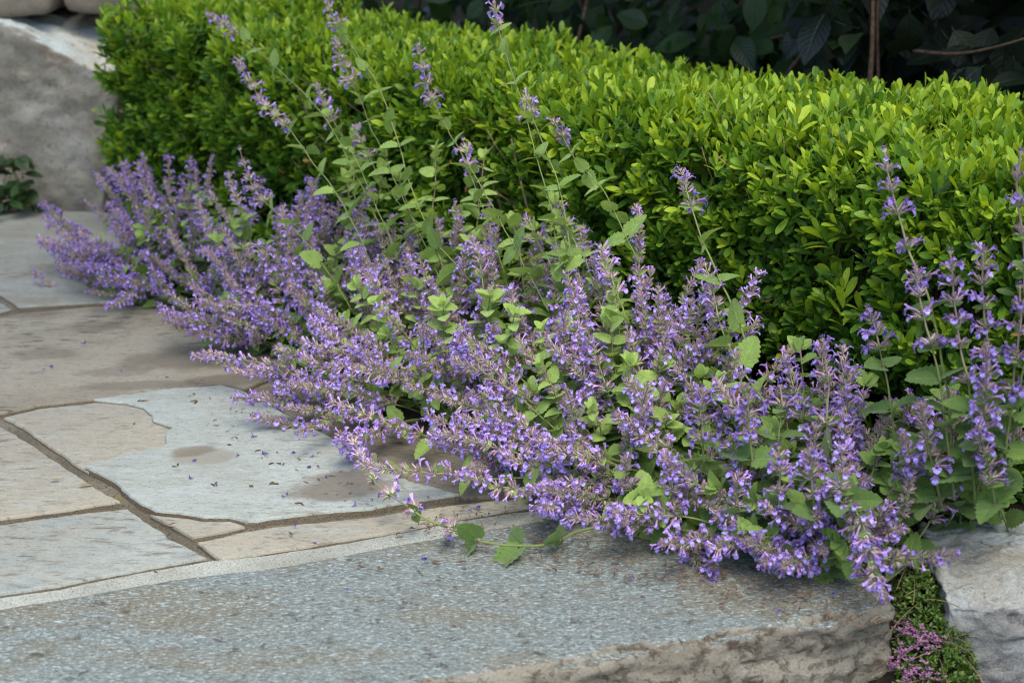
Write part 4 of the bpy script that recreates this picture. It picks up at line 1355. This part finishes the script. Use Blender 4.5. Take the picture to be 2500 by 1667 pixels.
# ------------------------------------------------------------------ shrubs behind the hedge
def big_shrub(name, label, u0, u1, w0, w1, z0, z1, n, size, mat, branches, tint):
    root = empty(name, UW((u0 + u1) / 2, (w0 + w1) / 2, 0))
    ori = np.array(root.location)
    mb = MB()
    z = z0 + (z1 - z0) * RG.random(n)
    ov = 0.30 * np.clip((z - 0.72) / 0.25, 0, 1)  # unseen upper crown pushed forward to shade the lower leaves
    P = TD[None] * RG.uniform(u0, u1, n)[:, None] + ND[None] * (w0 - ov + (w1 - w0 + ov) * RG.random(n))[:, None] + UP[None] * z[:, None]
    cl = fbm(P * 5.5, 2, 90)
    P = P[cl > -0.22]
    n = len(P)
    d = RG.normal(0, 0.6, (n, 3)) - ND * 0.5 - UP * 0.35
    up = UP * 0.8 - ND * 0.5 + RG.normal(0, 0.35, (n, 3))
    k = RG.integers(0, 3, n)
    rot = frames(d, up)
    s = RG.uniform(0.75, 1.25, n) * size
    t = np.clip(RG.normal(tint, 0.25, n), 0, 1)
    for q in range(3):
        m = k == q
        mb.inst(T_BIG[q], rot[m], P[m] - ori, s[m], t[m], 0)
    mb.build("foliage", mat, root)
    for px, wa, wb, r in branches:
        pts = [atw(x, y, wa + (wb - wa) * i / (len(px) - 1)) for i, (x, y) in enumerate(px)]
        b = MB()
        q = smooth_path(pts, 24)
        b.tube(q - ori, np.linspace(r, r * 0.6, len(q)), 6, tint=random.random())
        b.build("branch", M_BARK, root)
    for k in range(5):
        b = MB()
        a = UW(u0 + (u1 - u0) * (k + 0.5) / 5, (w0 + w1) / 2 + 0.2, -0.02)
        e = a + np.array((random.uniform(-0.3, 0.3), random.uniform(-0.3, 0.1), z1 * 0.85))
        q = bez(a, (a + e) / 2 + np.array((random.uniform(-.1, .1), random.uniform(-.1, .1), 0)), e, 10)
        b.tube(q - ori, np.linspace(0.016, 0.006, 10), 6, tint=random.random())
        b.build("trunk", M_BARK, root)
    return tag(root, label, "shrub")

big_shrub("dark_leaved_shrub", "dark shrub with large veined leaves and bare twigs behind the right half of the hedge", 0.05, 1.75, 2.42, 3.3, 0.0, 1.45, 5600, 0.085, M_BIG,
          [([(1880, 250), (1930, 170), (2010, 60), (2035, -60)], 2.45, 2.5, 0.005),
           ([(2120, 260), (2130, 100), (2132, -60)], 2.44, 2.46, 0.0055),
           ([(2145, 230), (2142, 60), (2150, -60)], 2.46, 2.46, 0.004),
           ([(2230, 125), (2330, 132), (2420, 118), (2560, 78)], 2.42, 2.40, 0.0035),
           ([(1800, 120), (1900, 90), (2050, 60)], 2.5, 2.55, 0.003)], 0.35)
big_shrub("green_leaved_shrub", "green leafy shrub with a reddish stem behind the middle of the hedge", 1.60, 3.2, 2.45, 3.3, 0.0, 1.45, 5400, 0.070, M_BIG2,
          [([(1405, 110), (1418, 70), (1435, -10), (1440, -80)], 2.46, 2.50, 0.005)], 0.45)

# ------------------------------------------------------------------ unseen trees added so that their crowns darken the edges of the view
def shade_tree(foot, crown, rad, n, label):
    foot, crown, rad = [np.array(k, float) for k in (foot, crown, rad)]
    root = empty("added_shade_tree", foot)
    tr = MB()
    q = bez(foot * 0, np.array((0, 0, crown[2] * 0.6)), (crown - foot) * np.array((0.55, 0.55, 0.92)), 14)
    tr.tube(q, np.linspace(0.055, 0.022, 14), 8, tint=0.4)
    tr.build("trunk", M_BARK, root)
    lb = MB()
    v = RG.normal(0, 1, (n, 3))
    v = nrm(v) * RG.random((n, 1)) ** 0.45
    P = (crown - foot) + v * rad
    cl = fbm(P * 4.0, 2, 55)
    P = P[cl > -0.15]
    m = len(P)
    lb.inst(T_BIG[0], frames(RG.normal(0, 1, (m, 3)) - UP * 0.3, UP + RG.normal(0, 0.5, (m, 3))), P, RG.uniform(0.05, 0.08, m), RG.random(m))
    lb.build("crown", M_BIG2, root)
    for k in range(9):
        e = (crown - foot) + nrm(RG.normal(0, 1, 3)) * rad * 0.8
        b = MB()
        b.tube(bez(q[9], (q[9] + e) / 2 + UP * 0.1, e, 8), np.linspace(0.018, 0.004, 8), 5, tint=0.5)
        b.build("limb", M_BARK, root)
    return tag(root, label, "tree")
shade_tree((-2.3, 3.0, -0.02), (-0.48, 1.95, 2.45), (0.88, 0.78, 0.35), 3200, "unseen tree added to shade the far end of the hedge")
shade_tree((2.1, 0.7, -0.34), (1.20, 0.55, 1.95), (0.52, 0.48, 0.30), 2200, "unseen tree added to shade the lower right corner")

# ------------------------------------------------------------------ plant at the foot of the boulder
def corner_plant():
    base = ground(30, 515)
    root = empty("leafy_plant", base)
    random.seed(77)
    for k in range(15):
        mb = MB()
        e = aty(random.uniform(-70, 85), random.uniform(370, 515), 3.42 + random.uniform(-0.06, 0.06))
        e[2] = max(e[2], 0.02)
        b = base + np.array((random.uniform(-0.05, 0.05), random.uniform(-0.02, 0.04), 0))
        q = bez(b, (b + e) / 2 + UP * 0.03, e, 8)
        mb.tube(q - base, 0.0014, 4, 0)
        n = 5
        d = np.stack((RG.normal(0, 1, n), RG.normal(-0.4, 0.5, n), RG.normal(0, 0.35, n)), -1)
        mb.inst(T_BIG[k % 3], frames(d, np.repeat((UP + np.array((0, -0.4, 0)))[None], n, 0)), q[RG.integers(3, 8, n)] - base, RG.uniform(0.03, 0.05, n), RG.uniform(0.2, 0.9, n), 1)
        mb.build("leafy_shoot", [M_STEM, M_BIG2], root)
    return tag(root, "small broad leaved green plant at the foot of the boulder", "plant")
corner_plant()

# ------------------------------------------------------------------ creeping thyme in the gap
def thyme():
    a0 = np.array((0.475, 1.71, 0.004))
    a1 = np.array((0.475, 1.42, -0.17))
    root = empty("creeping_thyme", (0.47, 1.62, -0.32))
    ori = np.array(root.location)
    def surf(n):
        t = RG.random(n)
        s = RG.uniform(-1, 1, n)
        hw = 0.026 + 0.055 * t ** 1.3
        p = a0 + (a1 - a0) * t[:, None]
        p[:, 0] += s * hw + 0.012 * np.sin(t * 5)
        p[:, 2] += 0.022 * (1 - s ** 2) + 0.010 * fbm(p * 40, 3, 3) - 0.035 * t * (t - 0.3)
        return p, s, t
    mb = MB()
    n = 900
    p, s, t = surf(n)
    ax = nrm(np.stack((s * 0.5, np.full(n, -0.4), np.full(n, 0.8)), -1) + RG.normal(0, 0.45, (n, 3)))
    x, y = perp(ax)
    for j in range(5):
        for sd in (0, 1):
            ph = j * 1.57 + sd * 3.14 + RG.uniform(0, 0.5, n)
            rad = np.cos(ph)[:, None] * x + np.sin(ph)[:, None] * y
            mb.inst(T_TINY, frames(rad + ax * (0.5 + 0.15 * j), ax + RG.normal(0, 0.2, (n, 3))), p - ori + ax * (j * 0.0028 - 0.006), RG.uniform(0.0042, 0.0065, n), np.clip(RG.normal(0.5, 0.25, n), 0, 1))
    for k in range(70):
        q, _, _ = surf(1)
        b = q[0] - ori
        e = b + np.array((random.uniform(-0.05, 0.05), random.uniform(-0.06, 0.02), random.uniform(-0.02, 0.012)))
        mb.tube(bez(b, (b + e) / 2 + UP * 0.008, e, 6), 0.0007, 4, mat=1, tint=random.random())
    mb.build("foliage", [M_THY, M_TWIG], root)
    so = MB()
    tt, ss = np.meshgrid(np.linspace(-0.1, 1.15, 30), np.linspace(-1.3, 1.3, 12), indexing='ij')
    tt, ss = tt.ravel(), ss.ravel()
    q = a0 + (a1 - a0) * tt[:, None]
    q[:, 0] += ss * (0.03 + 0.055 * np.clip(tt, 0, 2) ** 1.3)
    q[:, 2] += 0.012 * (1 - ss ** 2) - 0.035 * tt * (tt - 0.3) - 0.010 + 0.006 * fbm(q * 60, 3, 5)
    i, j = np.meshgrid(np.arange(29), np.arange(11), indexing='ij')
    i, j = i.ravel(), j.ravel()
    so.put(q - ori, np.stack((i * 12 + j, i * 12 + j + 1, (i + 1) * 12 + j + 1, (i + 1) * 12 + j), -1).reshape(-1), np.full(len(i), 4))
    so.build("root_mat", M_SOIL, root)
    for px, py, r, cnt in [(2208, 1533, 0.012, 26), (2232, 1552, 0.013, 28), (2262, 1563, 0.013, 30), (2285, 1557, 0.009, 16), (2205, 1597, 0.012, 24), (2185, 1620, 0.009, 14), (2262, 1645, 0.013, 26), (2225, 1637, 0.009, 12), (2215, 1660, 0.009, 12), (2270, 1580, 0.008, 12)]:
        d = ray(px, py)
        yy = 1.71 - 0.29 * 0.52
        lo, hi = 1.3, 1.8
        for _ in range(40):                       # meet the sloping mat
            m = (lo + hi) / 2
            z = CAM_H + d[2] / d[1] * m
            t = (1.71 - m) / 0.29
            zs = 0.004 - 0.174 * t + 0.030 - 0.035 * t * (t - 0.3)
            if z > zs:
                lo = m
            else:
                hi = m
        c = np.array((d[0] / d[1] * m, m, CAM_H + d[2] / d[1] * m)) - ori
        fl = MB()
        k = cnt * 4
        base = c + np.repeat(RG.normal(0, r * 0.55, (cnt, 3)) * np.array((1, 1, 0.8)), 4, 0)
        ph = np.tile(np.arange(4) * 1.57, cnt) + np.repeat(RG.uniform(0, 6.28, cnt), 4)
        dd = np.stack((np.cos(ph), np.sin(ph) * 0.8 - 0.3, np.full(k, 0.35)), -1)
        fl.inst(T_TINY, frames(dd, np.repeat(np.array((0, -0.5, 0.8))[None], k, 0) + np.repeat(RG.normal(0, 0.7, (cnt, 3)), 4, 0)), base, RG.uniform(0.0030, 0.0042, k), RG.uniform(0, 1, k))
        fl.build("flower_cluster", M_PINK, root)
    return tag(root, "creeping thyme with small pink flowers in the gap between step and rock", "ground cover plant")
thyme()

# ------------------------------------------------------------------ fallen bits on the paving
def fallen(px, kind):
    for k, (x, y) in enumerate(px):
        g = ground(x, y, 0.0055)
        mb = MB()
        a = random.uniform(0, 6.28)
        d = np.array([[math.cos(a), math.sin(a), 0.1]])
        if kind == 'petal':
            mb.inst(T_COR[k % 3], frames(d, RG.normal(0, 1, (1, 3)) + np.array((0, 0, 0.4))), np.array([[0, 0, 0.001]]), random.uniform(0.45, 0.85), np.array([random.random()]), 0)
            o = mb.build("fallen_flower", M_FALL, origin=(0, 0, 0))
            tag(o, "tiny fallen violet flower lying loose on the stone paving", "fallen flower", "fallen violet flowers on the paving")
        else:
            n = random.choice((1, 2, 2))
            for q in range(n):
                aa = a + random.uniform(-1.2, 1.2)
                p0 = np.array((random.uniform(-.004, .004), random.uniform(-.004, .004), 0.0))
                p1 = p0 + np.array((math.cos(aa), math.sin(aa), 0)) * random.uniform(0.006, 0.013)
                c = (p0 + p1) / 2 + np.array((random.uniform(-.005, .005), random.uniform(-.005, .005), 0.0012))
                mb.tube(bez(p0, c, p1, 6), np.array((0.0004, 0.0009, 0.0012, 0.0011, 0.0008, 0.0003)) * random.uniform(0.7, 1.1), 5, tint=random.random())
            o = mb.build("dry_husk", M_HUSK, origin=(0, 0, 0))
            tag(o, "tiny dry brown flower husk lying loose on the stone paving", "dry husk", "dry brown husks on the paving")
        o.location = tuple(g)

random.seed(9)
fallen([(472, 1169), (525, 1178), (696, 1205), (697, 1212), (480, 1122), (576, 1115), (655, 1107), (718, 1103), (757, 1116), (759, 1138), (797, 1167), (718, 1279), (763, 1325), (812, 1407), (840, 1437), (859, 1237), (325, 1038), (582, 1005), (628, 1066), (130, 898), (112, 902), (291, 906), (413, 921), (197, 839), (1043, 1361), (1199, 1253), (1175, 1235), (1141, 1248), (1047, 1236), (987, 1220), (2029, 1447), (1897, 1501), (1534, 1411), (699, 962), (640, 1020), (925, 1215)], 'petal')
fallen([(427, 1137), (521, 1180), (614, 1181), (676, 1178), (733, 1228), (565, 1084), (672, 1129), (634, 1098), (718, 1307), (383, 1394), (880, 1381), (929, 1387), (412, 1282), (969, 1309), (340, 978), (480, 980), (1060, 1374), (1110, 1372), (1080, 1412), (1350, 1395), (1440, 1400), (1620, 1415), (1560, 1460), (1760, 1475), (1250, 1340)], 'husk')

def yellow_leaf(x, y, s, label):
    g = ground(x, y, 0.006)
    mb = MB()
    mb.inst(T_BOX[2], frames(np.array([[0.9, 0.35, 0.05]]), np.array([[0, 0.1, 1.0]])), np.array([[-0.01, 0, 0.0]]), s, np.array([0.6]), 0)
    o = mb.build("fallen_leaf", M_YEL, origin=(0, 0, 0))
    o.location = tuple(g)
    tag(o, label, "fallen leaf")
yellow_leaf(206, 1184, 0.020, "small fallen yellow leaf on the tan flagstone near the mortar joint")
yellow_leaf(137, 1171, 0.014, "smaller fallen yellow leaf farther left on the tan flagstone")

# crumbs of litter caught under the plants
lit = MB()
n = 800
pu = np.where(RG.random(n) < 0.88, RG.uniform(0.80, 1.36, n), RG.uniform(1.36, 2.0, n))
pw = np.interp(pu, _gu, _gf) + RG.gamma(2.0, 0.035, n) - 0.02
P = TD[None] * pu[:, None] + ND[None] * pw[:, None] + UP * 0.0062
ang = RG.uniform(0, 6.28, n)
D = np.stack((np.cos(ang), np.sin(ang), RG.normal(0, 0.08, n)), -1)
lit.inst(T_TINY, frames(D, np.repeat(UP[None], n, 0) + RG.normal(0, 0.2, (n, 3))), P, np.stack((RG.uniform(0.002, 0.005, n), RG.uniform(0.004, 0.013, n), np.full(n, 0.004)), -1), RG.random(n))
o = lit.build("plant_litter", M_HUSK)
tag(o, "fine brown plant litter scattered on the stone below the catmint", "litter", kind='stuff')
